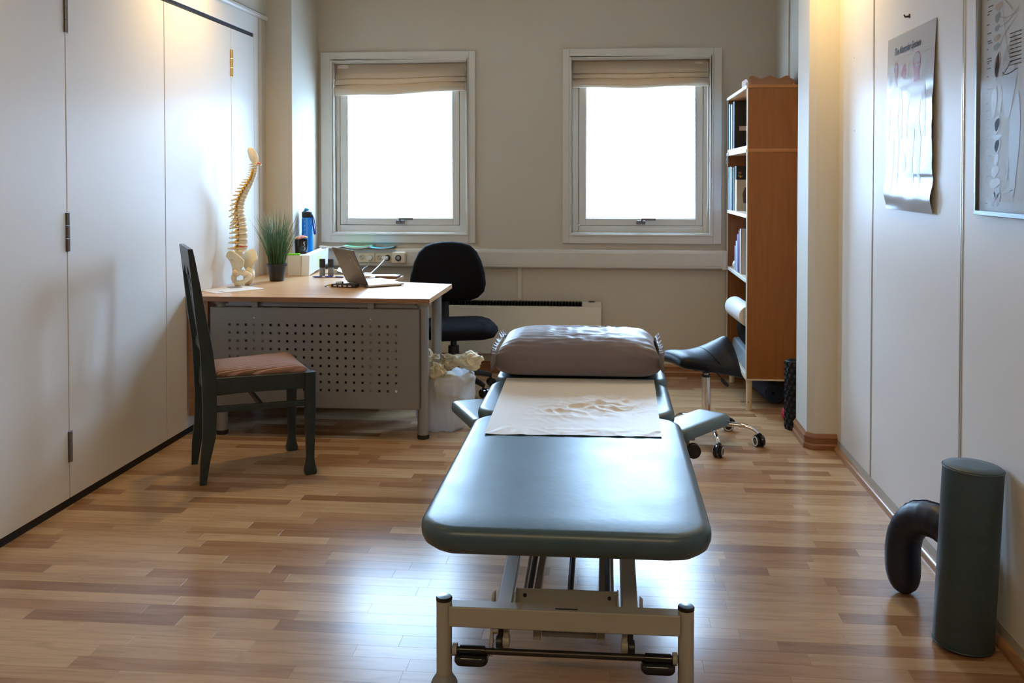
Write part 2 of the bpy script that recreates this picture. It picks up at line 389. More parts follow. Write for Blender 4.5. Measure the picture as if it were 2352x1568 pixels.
def hinge(yc, z0, z1, m, par, n=3):
    h = MB(); hh = (z1 - z0) / n
    for k in range(n): h.cyl((XL + .005, yc, z0 + k * hh + .0015), (XL + .005, yc, z0 + (k + 1) * hh - .0015), .0075, n=14)
    h.box(XL - .001, XL + .0018, yc - .012, yc + .020, z0, z1)
    h.build('hinge', m, par, bevel=.0008)
for z0, z1 in ((1.918, 2.075), (1.037, 1.195), (.182, .307)): hinge(3.599, z0, z1, mat('grey_hinge_steel', (.22, .21, .22), .4, .7), pan[3.597])
for z0, z1 in ((1.921, 2.080),): hinge(5.2715, z0, z1, brass, pan[5.270])
# right side
rw = sroot('wall_right', 'right wall of pale panels with metal joint strips', (XR, 0, 0))
B(XR + .012, XR + .2, YF, YB, -.1, ZC + .1).build('wall_core', wall_paint, rw, smooth=False)
yy = [YF, -.905, .095, 1.095, 2.095, 3.095, 4.104, 4.705]
for a, b_ in zip(yy[:-1], yy[1:]):
    B(XR, XR + .014, a + .008, b_ - .008, .055, ZC).build('wall_panel', panel_white, rw, bevel=.0015)
for y in yy[1:-1]:
    wd = .010 if y != 4.104 else .006
    s_ = MB(); s_.box(XR - .003, XR + .012, y - wd, y - wd * .25, .055, ZC); s_.box(XR - .003, XR + .012, y + wd * .25, y + wd, .055, ZC)
    s_.build('joint_strip', mat('pale_metal_strip', (.60, .60, .56), .3, .5), rw, bevel=.001)
B(XR - .001, XR + .013, YF, 4.70, 0, .055).build('base_strip', mat('grey_base_strip', (.46, .44, .38), .5), rw, smooth=False)
al = B(XR - .002, XR + .013, 4.70, YB, 0, ZC); al.box(XR - .012, XR, 5.93, YB, 0, ZC)
al.build('alcove_wall', wall_paint, rw, smooth=False)
struct('wall_column', MB().prism([(XR, 4.69), (1.021, 4.69), (.991, 4.722), (.991, 4.985), (XR, 4.985)], 0, ZC), pillar_paint, smooth=False, label='boxed column with bevelled corner on the right wall')
# skirtings
def skirt_profile(mb, path, prof, up=Vector((0, 0, 1))):
    """sweep a profile (outward, height) along a 2-D path; outward = right-hand side"""
    P = [Vector((*p, 0)) for p in path]; rs = []
    for i, p in enumerate(P):
        d0 = (P[i] - P[i - 1]).normalized() if i else (P[1] - P[0]).normalized(); d1 = (P[i + 1] - P[i]).normalized() if i < len(P) - 1 else d0
        n0 = Vector((d0.y, -d0.x, 0)); n1 = Vector((d1.y, -d1.x, 0)); nn = (n0 + n1).normalized(); k = 1 / max(nn.dot(n0), .3)
        rs.append([tuple(p + nn * a * k + up * h) for a, h in prof])
    mb.rings(rs, True, True)
PR = [(0, 0), (.018, 0), (.018, .022), (.012, .030), (.012, .052), (.015, .056), (.015, .062), (.008, .070), (.004, .078), (0, .078)]
s_ = MB(); skirt_profile(s_, [(-2.0, YB), (XR - .012, YB)], PR); struct('baseboard_back', s_, skirt_wood, ang=25)
s_ = MB(); skirt_profile(s_, [(.991, 4.985), (.991, 4.722), (1.021, 4.69), (XR - .001, 4.69)][::1], PR)
struct('baseboard_column', s_, skirt_wood, ang=25)
s_ = MB(); q = [(0, 0)] + [(.021 * math.cos(R(90 * k / 6)), .024 * math.sin(R(90 * k / 6))) for k in range(7)]
s_.prism([(XR - .001 - a, h) for a, h in q], YF, 4.668, 'y'); struct('baseboard_right', s_, mat('quarter_round_wood', (.34, .18, .09), .25, grain=((.28, .14, .06), 4, (20, 2, 20))), ang=30)
# outside: pale building and yard
white_facade = mat('white_facade', (.85, .87, .90), .8)
struct('outside_ground', B(-25, 25, 6.9, 40, -1.2, -1.0), mat('snowy_yard', (.78, .80, .83), .9))
nb = thing('neighbour_building', 'white building seen through the windows', 'building', (0, 19, -1))
B(-16, 14, 19, 25, -1, 2.75).build('facade', white_facade, nb, smooth=False)
B(-16.3, 14.3, 18.7, 25, 2.75, 2.95).build('eaves', white_facade, nb, smooth=False)
vb = B(-5.1, -4.3, 18.7, 19, .45, .95); vb.build('vent_box', white_facade, nb, bevel=.02)

# ------------------------------------------------------------------ blinds
blind_m = bpy.data.materials.new('beige_blind_cloth'); blind_m.use_nodes = True
n, l = nt(blind_m); b = n['Principled BSDF']; b.inputs['Base Color'].default_value = (.55, .45, .34, 1); b.inputs['Roughness'].default_value = .9
tl = n.new('ShaderNodeBsdfTranslucent'); tl.inputs[0].default_value = (.60, .42, .26, 1); ms = n.new('ShaderNodeMixShader'); ms.inputs[0].default_value = .24
l.new(b.outputs[0], ms.inputs[1]); l.new(tl.outputs[0], ms.inputs[2]); l.new(ms.outputs[0], n['Material Output'].inputs[0])
for i, W in enumerate(WIN):
    x0, x1, zt = W[4] + .004, W[5] - .004, W[7] - .002
    zl, zr = ((1.905, 1.938), (1.948, 1.955))[i]
    r = thing('roman_blind', ['beige roman blind folded up and sagging on its left, left window', 'beige roman blind folded up with a tucked right end, right window'][i], 'blind', ((x0 + x1) / 2, YB, zt), group='roman blinds over the windows')
    # profile across the folds: (y towards the room, fraction of drop)
    PF = [(.020, 0), (.016, .12), (.002, .30), (-.012, .40), (-.020, .47), (-.004, .485), (-.018, .53), (-.030, .60), (-.034, .66), (-.012, .672), (-.022, .72), (-.038, .80), (-.040, .90), (-.030, .985), (-.012, 1.0), (.004, .985), (.010, .88)]
    def f(u, v, i=i):
        k = v * (len(PF) - 1); a = min(int(k), len(PF) - 2); t = k - a
        y = lerp(PF[a][0], PF[a + 1][0], t); q = lerp(PF[a][1], PF[a + 1][1], t)
        drop = zt - lerp(zl, zr, u) + .006 * math.sin(PI * u) - .004 * math.sin(3.3 * PI * u)
        e = .004 * noise.noise((u * 7, v * 5, i * 9)) + .010 * math.exp(-((u - (.93 if i else .05)) / .07) ** 2) * math.sin(v * 17)
        sg = .10 * math.sin(PI * u) * (q - .3) * (q < .6) * (q > .3)
        return (lerp(x0, x1, u), YB + .014 + y + e, zt - drop * min(1, q + sg * .3))
    MB().grid(60, 48, f).build('blind_cloth', blind_m, r, ang=70, solid=.0016)
    B(x0, x1, YB + .036, YB + .0445, zt - .030, zt).build('head_rail', white_trim, r, bevel=.002)
    cd = MB().tube([(x1 - .012, YB - .01, zt - .02), (x1 - .010, YB - .004, 1.6), (x1 - .006, YB - .002, 1.2), (x1 - .012, YB + .0, 1.09)], .0018, 6)
    if i == 0: cd.bm.clear(); cd.tube([(x1 - .004, YB + .012, zt - .02), (x1 - .004, YB + .010, 1.25), (x1 - .004, YB + .012, 1.10)], .0015, 6)
    cd.build('pull_cord', white_plastic, r)

# ------------------------------------------------------------------ cable trunking, radiator
tr_ = thing('cable_trunking', 'cream cable trunking along the wall under the windows with sockets', 'cable trunking', (-.6, YB, .727))
t = MB(); t.prism([(YB, .727), (YB - .052, .727), (YB - .060, .735), (YB - .060, .838), (YB - .052, .852), (YB, .852)], -1.985, .792, 'x')
t.build('trunking_body', white_trim, tr_, bevel=.002)
B(-1.985, .792, YB - .0625, YB - .059, .748, .832).build('trunking_lid', white_trim, tr_, bevel=.0015)
B(.770, .800, YB - .064, YB, .724, .855).build('end_cap', white_trim, tr_, bevel=.003)
yf = YB - .0625
sk = None
for k, xc in enumerate((-1.647, -1.524)):
    p = B(xc - .059, xc + .059, yf - .009, yf + .001, .757, .823).build('socket', cream_plastic, tr_, bevel=.003)
    for dx in (-.028, .028):
        rg = MB(); rg.lathe([(.021, 0), (.024, 0), (.024, .003), (.021, .003)], (0, 0, 0), 24, M=Matrix.Translation((xc + dx, yf - .009, .790)) @ Matrix.Rotation(R(90), 4, 'X'), loop=True)
        rg.build('socket_ring', cream_plastic, p)
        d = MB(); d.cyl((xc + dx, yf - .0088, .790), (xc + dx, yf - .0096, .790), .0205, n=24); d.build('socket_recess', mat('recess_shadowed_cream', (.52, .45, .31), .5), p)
        hn = MB()
        for hx in (-.009, .009): hn.cyl((xc + dx + hx * .7, yf - .0094, .790 - hx * .7), (xc + dx + hx * .7, yf - .0102, .790 - hx * .7), .003, n=10)
        hn.build('pin_holes', black_plastic, p)
th = B(-1.468, -1.366, yf - .028, yf + .001, .750, .832).build('room_dial', cream_plastic, tr_, bevel=.012, seg=3, label='square cream dial box')
d = MB(); d.cyl((-1.417, yf - .028, .790), (-1.417, yf - .034, .790), .021, n=28); d.build('dial_ring', black_plastic, th)
d = MB(); d.cyl((-1.417, yf - .034, .790), (-1.417, yf - .043, .790), .013, .011, n=24); d.build('dial_knob', mat('grey_knob', (.30, .30, .29), .4), th, bevel=.001)
ra = thing('panel_heater', 'white wall panel heater under the windows, black grille on top', 'heater', (-.6, YB, .141))
B(-1.16, -.034, YB - .075, YB - .020, .141, .468).build('heater_panel', mat('cream_enamel', (.72, .68, .58), .4), ra, bevel=.004)
g = MB(); 
B(-1.16, -.034, YB - .066, YB - .020, .468, .497).build('heater_top', white_trim, ra, bevel=.003)
for k in range(46): g.box(-1.15 + k * .0214, -1.15 + k * .0214 + .0165, YB - .0685, YB - .022, .474, .4995)
g.box(-1.152, -.162, YB - .0685, YB - .066, .470, .4965); g.box(-1.152, -.162, YB - .066, YB - .03, .4968, .4974)
g.build('heater_grille', black_gap, ra, smooth=False)
k_ = MB(); k_.lathe([(.020, 0), (.020, .004), (.014, .006), (.012, .006)], (-.098, YB - .036, .497), 24, 1.2); k_.build('heater_dial', black_plastic, ra)
for x in (-1.0, -.2): B(x - .02, x + .02, YB - .021, YB, .20, .40).build('wall_bracket', white_trim, ra, bevel=.002)
pp = solo('cable_duct', 'narrow white cable duct rising from the heater to the trunking', 'cable duct', B(-.604, -.578, YB - .014, YB, .500, .727), white_trim, (-.59, YB, .5), bevel=.002)

# ------------------------------------------------------------------ treatment table
TX0, TX1 = -.440, .246
tb = thing('treatment_table', 'teal grey padded treatment table on a beige steel frame in the room centre', 'treatment table', (-.1, 3.0, 0))
PRF = [(.040, 0), (.020, .05), (.007, .20), (.001, .42), (0, .62), (.0015, .80), (.006, .91), (.013, .97), (.024, 1.0)]
tz0, tz1 = .464, .530
def wob(v):
    q = noise.noise((v.x * 22, v.y * 22, 3)) * .0016 if v.z < .468 else 0
    return Vector((v.x, v.y + q, v.z + (noise.noise((v.x * 30, v.y * 30, 1)) * .003 if v.z < .468 else 0)))
def ladder(x0, x1, y0, y1): return MB().pad(x0, x1, y0, y1, tz0, tz1, .105, PRF, 14, .0006)
ladder(TX0, TX1, 2.098, 3.168).move(wob).build('leg_cushion', vinyl, tb, ang=60)
ladder(TX0 - .012, TX1 - .008, 3.174, 3.72).build('middle_cushion', vinyl, tb, ang=60)
hc = MB().pad(TX0 - .01, TX1, 3.735, 4.16, tz0 - .004, tz1 - .004, .085, PRF, 10, .0006); hc.build('head_cushion', vinyl, tb, ang=60)
# arm rests: padded boards beside the middle section
AP = [(.014, 0), (.003, .10), (0, .4), (.002, .80), (.008, .94), (.016, 1.0)]
def arm(poly_c, sx, sy, rot, z, tilt, ang):
    a = MB().pad(-sx / 2, sx / 2, -sy / 2, sy / 2, 0, .042, .028, AP, 8, .0004)
    Mx = Matrix.Translation((poly_c[0], poly_c[1], z)) @ Matrix.Rotation(R(rot), 4, 'Z') @ Matrix.Rotation(R(tilt), 4, 'Y')
    a.move(lambda v: Mx @ v); a.build('arm_rest', vinyl_light, tb, ang=50)
    q = MB(); q.box(-.02, .02, -.10, .10, -.022, 0.001); q.move(lambda v: Mx @ v); q.build('arm_rest_bracket', frame_paint, tb, bevel=.003)
arm((.309, 3.408), .145, .33, -37, .4205, 0, 0); arm((-.477, 3.493), .145, .33, 24, .4205, 0, 0)
k = MB(); k.cyl((.303, 3.292, .386), (.303, 3.262, .386), .024, .026, n=24); k.cyl((.303, 3.33, .386), (.303, 3.29, .386), .009, n=12); k.build('clamp_knob', black_plastic, tb, bevel=.003)
B(.272, .292, 3.30, 3.34, .372, .4215).build('arm_rest_bracket', frame_paint, tb, bevel=.002)
# cushion carriers
cf = MB(); cf.box(-.40, .20, 2.20, 3.12, .452, .464); cf.box(-.40, .19, 3.20, 3.68, .452, .464); cf.box(-.38, .18, 3.76, 4.12, .446, .461)
for x in (-.30, .085): cf.box(x, x + .04, 2.62, 4.05, .414, .4525)
cf.box(-.49, .32, 3.40, 3.47, .386, .3985); cf.box(-.26, .085, 3.86, 3.90, .424, .453)
cf.build('cushion_carrier', frame_paint, tb, bevel=.003)
# front base frame
for x in (-.423, .206):
    p = MB(); p.cyl((x, 2.41, .028), (x, 2.41, .224), .0205, n=28); p.build('post', frame_paint, tb, ang=30)
    p = MB(); p.lathe([(.0, 0), (.034, 0), (.035, .005), (.031, .014), (.024, .024), (.0215, .030)], (x, 2.41, 0), 28); p.build('foot', mat('grey_rubber_foot', (.22, .23, .24), .5), tb)
    p = MB(); p.lathe([(.0205, 0), (.0215, .001), (.0215, .007), (.019, .010), (.0, .0108)], (x, 2.41, .224), 28); p.build('post_cap', black_gloss, tb, ang=30)
    p = MB(); p.cyl((x, 4.05, .028), (x, 4.05, .224), .0205, n=20); p.build('post', frame_paint, tb, ang=30)
    p = MB(); p.lathe([(.0, 0), (.034, 0), (.035, .005), (.031, .014), (.024, .024), (.0215, .030)], (x, 4.05, 0), 20); p.build('foot', mat('grey_rubber_foot', (.22, .23, .24), .5), tb)
    p = MB(); p.lathe([(.0205, 0), (.0215, .001), (.0215, .007), (.019, .010), (.0, .0108)], (x, 4.05, .224), 20); p.build('post_cap', black_gloss, tb, ang=30)
cb = MB(); cb.box(-.408, .191, 2.388, 2.432, .162, .216); cb.build('cross_beam', frame_paint, tb, bevel=.004)
B(-.13, -.072, 2.398, 2.404, .2155, .2166).build('beam_slot', black_gap, tb, smooth=False)
cb = MB(); cb.box(-.408, .191, 4.03, 4.07, .162, .212); cb.build('cross_beam', frame_paint, tb, bevel=.004)
# lifting arms (parallelogram) rising backwards
for s, x in ((1, -.268), (-1, .062)):
    a = MB(); a.tube([(x, 2.405, .193), (x, 3.55, .300), (x, 3.72, .405)], .031, 4, flat=.85, up=(.7071, .0, .7071)); a.build('lifting_arm', frame_paint, tb, smooth=False, bevel=.003)
    k = MB(); k.cyl((x - s * .028, 2.475, .205), (x - s * .036, 2.475, .205), .019, .012, n=20); k.build('pivot_cap', frame_paint, tb, ang=40)
    a = MB(); a.tube([(x + s * .045, 2.50, .180), (x + s * .045, 3.3, .235)], .006, 10); a.build('control_rod', steel, tb)
    a = MB(); a.tube([(x + s * .055, 2.50, .168), (x + s * .055, 3.4, .200)], .008, 8); a.build('control_rod', black_plastic, tb)
tp = MB(); tp.box(-.240, .034, 2.468, 2.474, .180, .236); tp.box(-.240, .034, 2.435, 2.474, .178, .183)
tp.box(-.240, -.236, 2.436, 2.474, .180, .240); tp.box(.030, .034, 2.436, 2.474, .180, .240); tp.build('bracket_plate', frame_paint, tb, bevel=.0015)
for x in (-.215, .010):
    k = MB(); k.cyl((x, 2.4685, .219), (x, 2.4665, .219), .0052, n=14); k.build('bolt_hole', black_gap, tb)
for x in (-.192, -.010): B(x - .010, x + .010, 2.50, 3.95, .150, .172).build('base_rail', frame_paint, tb, bevel=.002)
k = MB(); k.cyl((-.100, 2.50, .150), (-.100, 3.45, .225), .009, n=14); k.cyl((-.1, 3.0, .195), (-.1, 3.7, .252), .022, n=16); k.build('lift_motor', black_plastic, tb)
# cross tie and levers below the beam
q = MB(); q.box(-.160, -.034, 2.478, 2.52, .108, .150); q.box(-.17, -.024, 2.474, 2.52, .104, .118); q.build('lower_tie', frame_paint, tb, bevel=.004)
for x, sg in ((-.183, -1), (-.012, 1)):
    B(x - .0105, x + .0105, 2.468, 2.51, .098, .163).build('lug', frame_paint, tb, bevel=.003)
    k = MB(); k.ball((x + sg * .011, 2.49, .134), .013, .55, 1, 1, 14); k.build('bolt_head', steel, tb)
for x, sg in ((-.263, -1), (.050, 1)):
    q = MB(); q.box(x - .007, x + .007, 2.436, 2.47, .088, .163); q.cyl((x - .009, 2.448, .104), (x + .009, 2.448, .104), .017, n=18); q.build('pedal_lever', frame_paint, tb, bevel=.002)
    q = MB(); q.box(x + sg * .008, x + sg * .022, 2.438, 2.466, .084, .163); q.cyl((x + sg * .010, 2.448, .100), (x + sg * .026, 2.448, .100), .019, n=18); q.build('pedal_linkage', black_plastic, tb, bevel=.002)
k = MB(); k.cyl((-.300, 2.41, .080), (-.297, 2.43, .165), .0055, n=12); k.cyl((-.295, 2.42, .147), (-.280, 2.42, .147), .012, n=14); k.build('connecting_rod', steel, tb)
k = MB(); k.tube([(-.402, 2.41, .0935), (-.25, 2.41, .0930), (.02, 2.41, .0935), (.186, 2.41, .0945)], .0088, 14); k.build('foot_bar', mat('dark_brown_steel', (.045, .038, .034), .35, .6), tb)
for a, b_ in ((-.393, -.305), (.090, .178)):
    p = MB().pad(a, b_, 2.372, 2.425, .067, .088, .02, [(.004, 0), (0, .3), (0, .7), (.004, 1.0)], 6); p.cyl((a + .012, 2.41, .0935), (b_ - .010, 2.41, .0935), .0125, n=16)
    p.build('foot_pedal', black_gloss, tb, ang=40)
for x in (-.3945, .178):
    k = MB(); k.cyl((x - .006, 2.41, .094), (x + .006, 2.41, .094), .0165, n=20); k.build('bar_collar', mat('grey_collar', (.30, .30, .29), .5), tb, bevel=.001)

# pillow with ruffled edge, lying on the head section
pil = thing('pillow', 'mauve grey satin pillow with ruffled ends at the head of the table', 'pillow', (-.118, 3.93, .53))
satin = mat('mauve_satin', (.150, .122, .132), .46, spec=.45, sheen=.3, bump=(60, .04))
pw_, pd_, ph_ = .330, .228, .086
PTILT = Matrix.Translation((-.115, 3.912, .6175))
def pillow_pt(u, v):
    # u along x (-1..1), v angle around the cross-section
    c_, s__ = math.cos(v), math.sin(v)
    e = (1 - abs(u) ** (8 - 3 * s__)) ** .5 if abs(u) < 1 else 0
    w_ = pd_ * (.90 + .10 * e); hgt = ph_ * (.20 + .80 * e)
    px = lambda a, p: math.copysign(abs(a) ** p, a)
    x, y, z = u * pw_ * (1 - .045 * s__), w_ * px(c_, .55 if s__ < 0 else .72), hgt * px(s__, .55 if s__ < 0 else .8)
    # tension folds on the top / back running across the pillow
    rdg = noise.noise((u * 1.3 + v * .25, v * 15 + u * .9, 5)); fold = -.011 * math.exp(-(((v - 1.25) / .75) ** 2)) * max(0, .16 - abs(rdg)) / .16 * max(0, 1 - (u - .08) ** 2 * 1.9)
    fold += .004 * noise.noise((u * 3.1, v * 6, 2)) + .003 * noise.noise((u * 9, v * 3, 7))
    cr = .007 * math.exp(-((abs(u) - .95) / .10) ** 2) * noise.noise((v * 5, u * 2, 3))
    return Vector((x, y, max(z + (fold + cr) * (1 if s__ > -.3 else 0), -.0845)))
pm_ = MB().grid(96, 140, lambda a, b_: tuple(PTILT @ pillow_pt(-1 + 2 * a, b_ * 2 * PI)))
pm_.build('pillow_body', satin, pil, ang=80)
for sg in (-1, 1):
    def ruf(a, b_, sg=sg):
        v = a * 2 * PI; p = pillow_pt(sg * .985, v); wv = math.sin(v * 27) * .010 * b_ + noise.noise((v * 5, sg, 1)) * .008 * b_
        out = .024 * b_ * (1 + .25 * noise.noise((v * 4, 3, sg)))
        q = Vector((sg * (pw_ * .985 + out * .55 + .3 * abs(wv)), p.y * (1 + .20 * b_) + wv * .3, p.z * (1 + .16 * b_) + wv))
        q.z = max(q.z, -.0845)
        return tuple(PTILT @ q)
    MB().grid(240, 5, ruf, cu=True).build('ruffle', mat('mauve_ruffle', (.15, .12, .135), .5, sheen=.3), pil, ang=80, solid=.0012)

# paper sheet on the table
def sheet(u, v):
    x = lerp(-.378, .170, u) + .012 * (1 - v) * (u - .5) ; y = lerp(2.897, 3.73, v) + .014 * (u - .5)
    x += lerp(.004, -.020, v) * (1 if u < .5 else -1) * abs(2 * u - 1)
    g_ = math.exp(-(((u - .66) / .25) ** 2 + ((v - .50) / .17) ** 2)) + .45 * math.exp(-(((u - .42) / .22) ** 2 + ((v - .36) / .12) ** 2)) + .25 * math.exp(-((v - .05) / .07) ** 2)
    rd = abs(noise.noise((u * 4.2 + v * 3, v * 9 - u * 2.5, 4))) ; rd2 = abs(noise.noise((u * 9, v * 15 + u * 4, 8)))
    big = .5 + .5 * noise.noise((u * 3, v * 4, 11))
    z = .5318 + g_ * ((.34 - min(rd, .34)) * .034 + (.28 - min(rd2, .28)) * .024) + .0014 * big
    return (x, y, z)
solo('paper_sheet', 'white crumpled paper sheet spread over the table below the pillow', 'paper sheet', MB().grid(110, 150, sheet), paper_white, (-.1, 3.3, .53), ang=55)

# ------------------------------------------------------------------ desk
DZ = .725
dk = thing('desk', 'beech topped corner desk with grey perforated front panel beside the folding doors', 'desk', (-1.5, 5.0, 0))
d = MB(); d.prism([(-2.166, 4.655), (-.890, 4.655), (-.886, 5.33), (-1.262, 5.42), (-1.262, 5.76), (-1.80, 5.79), (-1.80, 6.14), (-1.994, 6.14), (-1.994, 5.822), (-2.112, 5.822), (-2.166, 5.70)], DZ - .026, DZ)
top = d.build('desktop', beech, dk, bevel=.002)
B(-2.166, -.890, 4.6538, 4.656, DZ - .0255, DZ - .0008).build('edge_band', beech_edge, dk, smooth=False, label='darker edge band')
# perforated panel, square holes cut through
pnl = MB(); X0, X1, Z0, Z1, yp = -2.040, -.945, .158, .668, 4.664
cx_ = sorted([-1.938 + .0437 * k for k in range(21)]); cz_ = [.249 + .0413 * k for k in range(9)]; hs = .0062
xs_ = [X0] + [v for c in cx_ for v in (c - hs, c + hs)] + [X1]; zs_ = [Z0] + [v for c in cz_ for v in (c - hs, c + hs)] + [Z1]
for i in range(len(xs_) - 1):
    for j in range(len(zs_) - 1):
        if i % 2 and j % 2:
            a, b_, c, e = xs_[i], xs_[i + 1], zs_[j], zs_[j + 1]
            for y_ in (yp, yp + .003): pass
            pnl.add([(a, yp, c), (b_, yp, c), (b_, yp, e), (a, yp, e), (a, yp + .003, c), (b_, yp + .003, c), (b_, yp + .003, e), (a, yp + .003, e)], [(0, 1, 5, 4), (1, 2, 6, 5), (2, 3, 7, 6), (3, 0, 4, 7)])
        else:
            for y_ in (yp, yp + .003): pnl.add([(xs_[i], y_, zs_[j]), (xs_[i + 1], y_, zs_[j]), (xs_[i + 1], y_, zs_[j + 1]), (xs_[i], y_, zs_[j + 1])], [(0, 1, 2, 3)])
pnl.box(X0, X1, yp, yp + .012, Z1 - .001, Z1 + .001); pnl.box(X0, X1, yp, yp + .012, Z0 - .001, Z0 + .001); pnl.box(X0 - .001, X0 + .001, yp, yp + .012, Z0, Z1); pnl.box(X1 - .001, X1 + .001, yp, yp + .012, Z0, Z1)
pnl.build('perforated_panel', panel_grey, dk, smooth=False)
for x in (-1.807, -1.196):
    B(x - .016, x + .016, yp + .006, yp + .018, Z0 + .03, DZ - .027).build('panel_bracket', panel_grey, dk, bevel=.001)
    k = MB(); k.ball((x, yp, .614), .006, 1, .5, 1, 12); k.build('screw', steel, dk)
for x, y in ((-.934, 4.712), (-2.000, 4.712), (-.962, 5.24), (-2.09, 5.62)):
    p = MB(); p.cyl((x, y, .022), (x, y, DZ - .028), .029, n=30); p.build('leg', silver_paint, dk, ang=30)
    p = MB(); p.lathe([(0, 0), (.030, 0), (.031, .004), (.031, .020), (.027, .024)], (x, y, 0), 28); p.build('leg_foot', black_plastic, dk, ang=30)
    p = MB(); p.cyl((x, y, DZ - .042), (x, y, DZ - .027), .040, .046, n=24); p.build('leg_plate', silver_paint, dk, ang=30)
fb = MB(); fb.box(-2.0, -.934, 4.70, 4.725, DZ - .056, DZ - .028); fb.box(-.975, -.950, 4.712, 5.24, DZ - .056, DZ - .028); fb.box(-1.03, -.895, 4.69, 4.735, DZ - .037, DZ - .026); fb.box(-.985, -.900, 5.18, 5.30, DZ - .037, DZ - .026)
fb.build('steel_rail', silver_paint, dk, bevel=.002)
B(-2.162, -2.055, 4.668, 4.686, .10, DZ - .027).build('side_board', beech_edge, dk, bevel=.001)
dr = B(-1.34, -1.02, 4.98, 5.28, .30, DZ - .027).build('drawer_unit', beech, dk, bevel=.002)
for k in range(3): B(-1.335, -1.025, 5.28, 5.296, .305 + k * .130, .431 + k * .130).build('drawer', beech, dr, bevel=.002)
B(-1.98, -1.40, 5.00, 5.09, DZ - .10, DZ - .06).build('cable_tray', black_plastic, dk, bevel=.002)

dp = thing('drawer_pedestal', 'dark rolling drawer pedestal under the back of the desk behind the perforated panel', 'drawer pedestal', (-1.62, 5.57, 0))
dkw = mat('dark_pedestal_laminate', (.020, .019, .019), .5)
B(-1.94, -1.30, 5.40, 5.74, .055, .66).build('carcass', dkw, dp, bevel=.002)
for k in range(3): B(-1.296, -1.285, 5.41, 5.73, .065 + k * .198, .255 + k * .198).build('drawer_front', dkw, dp, bevel=.002)
for x in (-1.90, -1.35):
    for y in (5.45, 5.69):
        k = MB(); k.cyl((x - .012, y, .026), (x + .012, y, .026), .026, n=18); k.cyl((x, y, .04), (x, y, .056), .010, n=10); k.build('caster', black_plastic, dp, ang=40)

# things on the desk ---------------------------------------------------------
# papers at the left end
def flat(name, label, cat, cx, cy, sx, sy, rot, z, m, th=.0012, group=None, prints=None):
    b_ = B(-sx / 2, sx / 2, -sy / 2, sy / 2, 0, th); M_ = Matrix.Translation((cx, cy, z)) @ Matrix.Rotation(R(rot), 4, 'Z')
    b_.move(lambda v: M_ @ v); o = solo(name, label, cat, b_, m, (cx, cy, z), group, smooth=False)
    if prints:
        for (pn, verts, pmat) in prints:
            q = MB(); q.add([tuple(M_ @ Vector((x, y, th + .0004))) for x, y in verts], [tuple(range(len(verts)))]); q.build(pn, pmat, o, smooth=False)
    return o
pg = mat('grey_print', (.30, .31, .32), .7)
flat('printed_sheet', 'white printed sheet lying at the left end of the desk behind the chair', 'paper', -2.045, 4.95, .20, .29, -38, DZ + .0005, paper_white, .001,
     prints=[('printed_picture', [(-.07 + .05 * math.cos(R(a)), .06 + .04 * math.sin(R(a))) for a in range(0, 360, 30)], pg), ('printed_picture', [(.03, -.10), (.06, -.10), (.06, -.07), (.03, -.07)], pg)])
# spine model -----------------------------------------------------------------
SPY = 5.14
sp = thing('spine_model', 'bone coloured spine and pelvis model standing on the desk against the folding doors', 'anatomy model', (-2.06, SPY, DZ))
sw = lambda px, py: Vector((-1.939 + (px - 593) * .00246, SPY, 1.412 - (py - 378) * .00246))
path = polyline([sw(*p) for p in ((545, 580), (548, 545), (546, 510), (542, 487), (545, 462), (556, 438), (569, 415), (577, 394), (578, 374))], 200)
cum = [0]
for a, b_ in zip(path[:-1], path[1:]): cum.append(cum[-1] + (b_ - a).length)
def at(s_):
    s_ = max(0, min(s_, cum[-1] - 1e-6)); k = max(i for i, c in enumerate(cum) if c <= s_); k = min(k, len(path) - 2)
    t_ = (s_ - cum[k]) / max(cum[k + 1] - cum[k], 1e-9); return path[k].lerp(path[k + 1], t_), (path[k + 1] - path[k]).normalized()
def vert_mesh(spike):
    v = MB(); v.lathe([(0, -.40), (.44, -.40), (.50, -.34), (.42, -.1), (.41, .12), (.49, .34), (.44, .40), (0, .40)], (0, 0, 0), 18, .9, 1.1)
    v.tube([(-.42, 0, .05), (-.75, 0, .02), (-1.05, 0, -.05 - .25 * spike), (-1.45, 0, -.10 - .55 * spike)], [.30, .27, .22, .15], 8, flat=.6)
    for sg in (-1, 1):
        v.tube([(-.40, sg * .22, .05), (-.62, sg * .55, .12), (-.75, sg * .95, .18)], [.20, .15, .09], 8)
        v.tube([(-.55, sg * .30, -.30), (-.60, sg * .32, .42)], [.14, .12], 8)
    return v
m_l = vert_mesh(.15).build('vertebra', bone, sp, world=False, ang=50); m_t = vert_mesh(1.2).build('vertebra', bone, sp, world=False, ang=50); m_c = vert_mesh(.3).build('vertebra', bone, sp, world=False, ang=50)
first = {id(m_l): True, id(m_t): True, id(m_c): True}
dsc = MB(); dsc.lathe([(0, -.5), (.9, -.5), (1, 0), (.9, .5), (0, .5)], n=16); d0 = dsc.build('disc', disc_mat, sp, world=False); fd0 = True
wts = [.036 - .0012 * k for k in range(5)] + [.0262 - .0006 * k for k in range(12)] + [.0150] * 7
kk = cum[-1] / sum(wts); wts = [x * kk for x in wts]; s0 = 0; nv = MB()
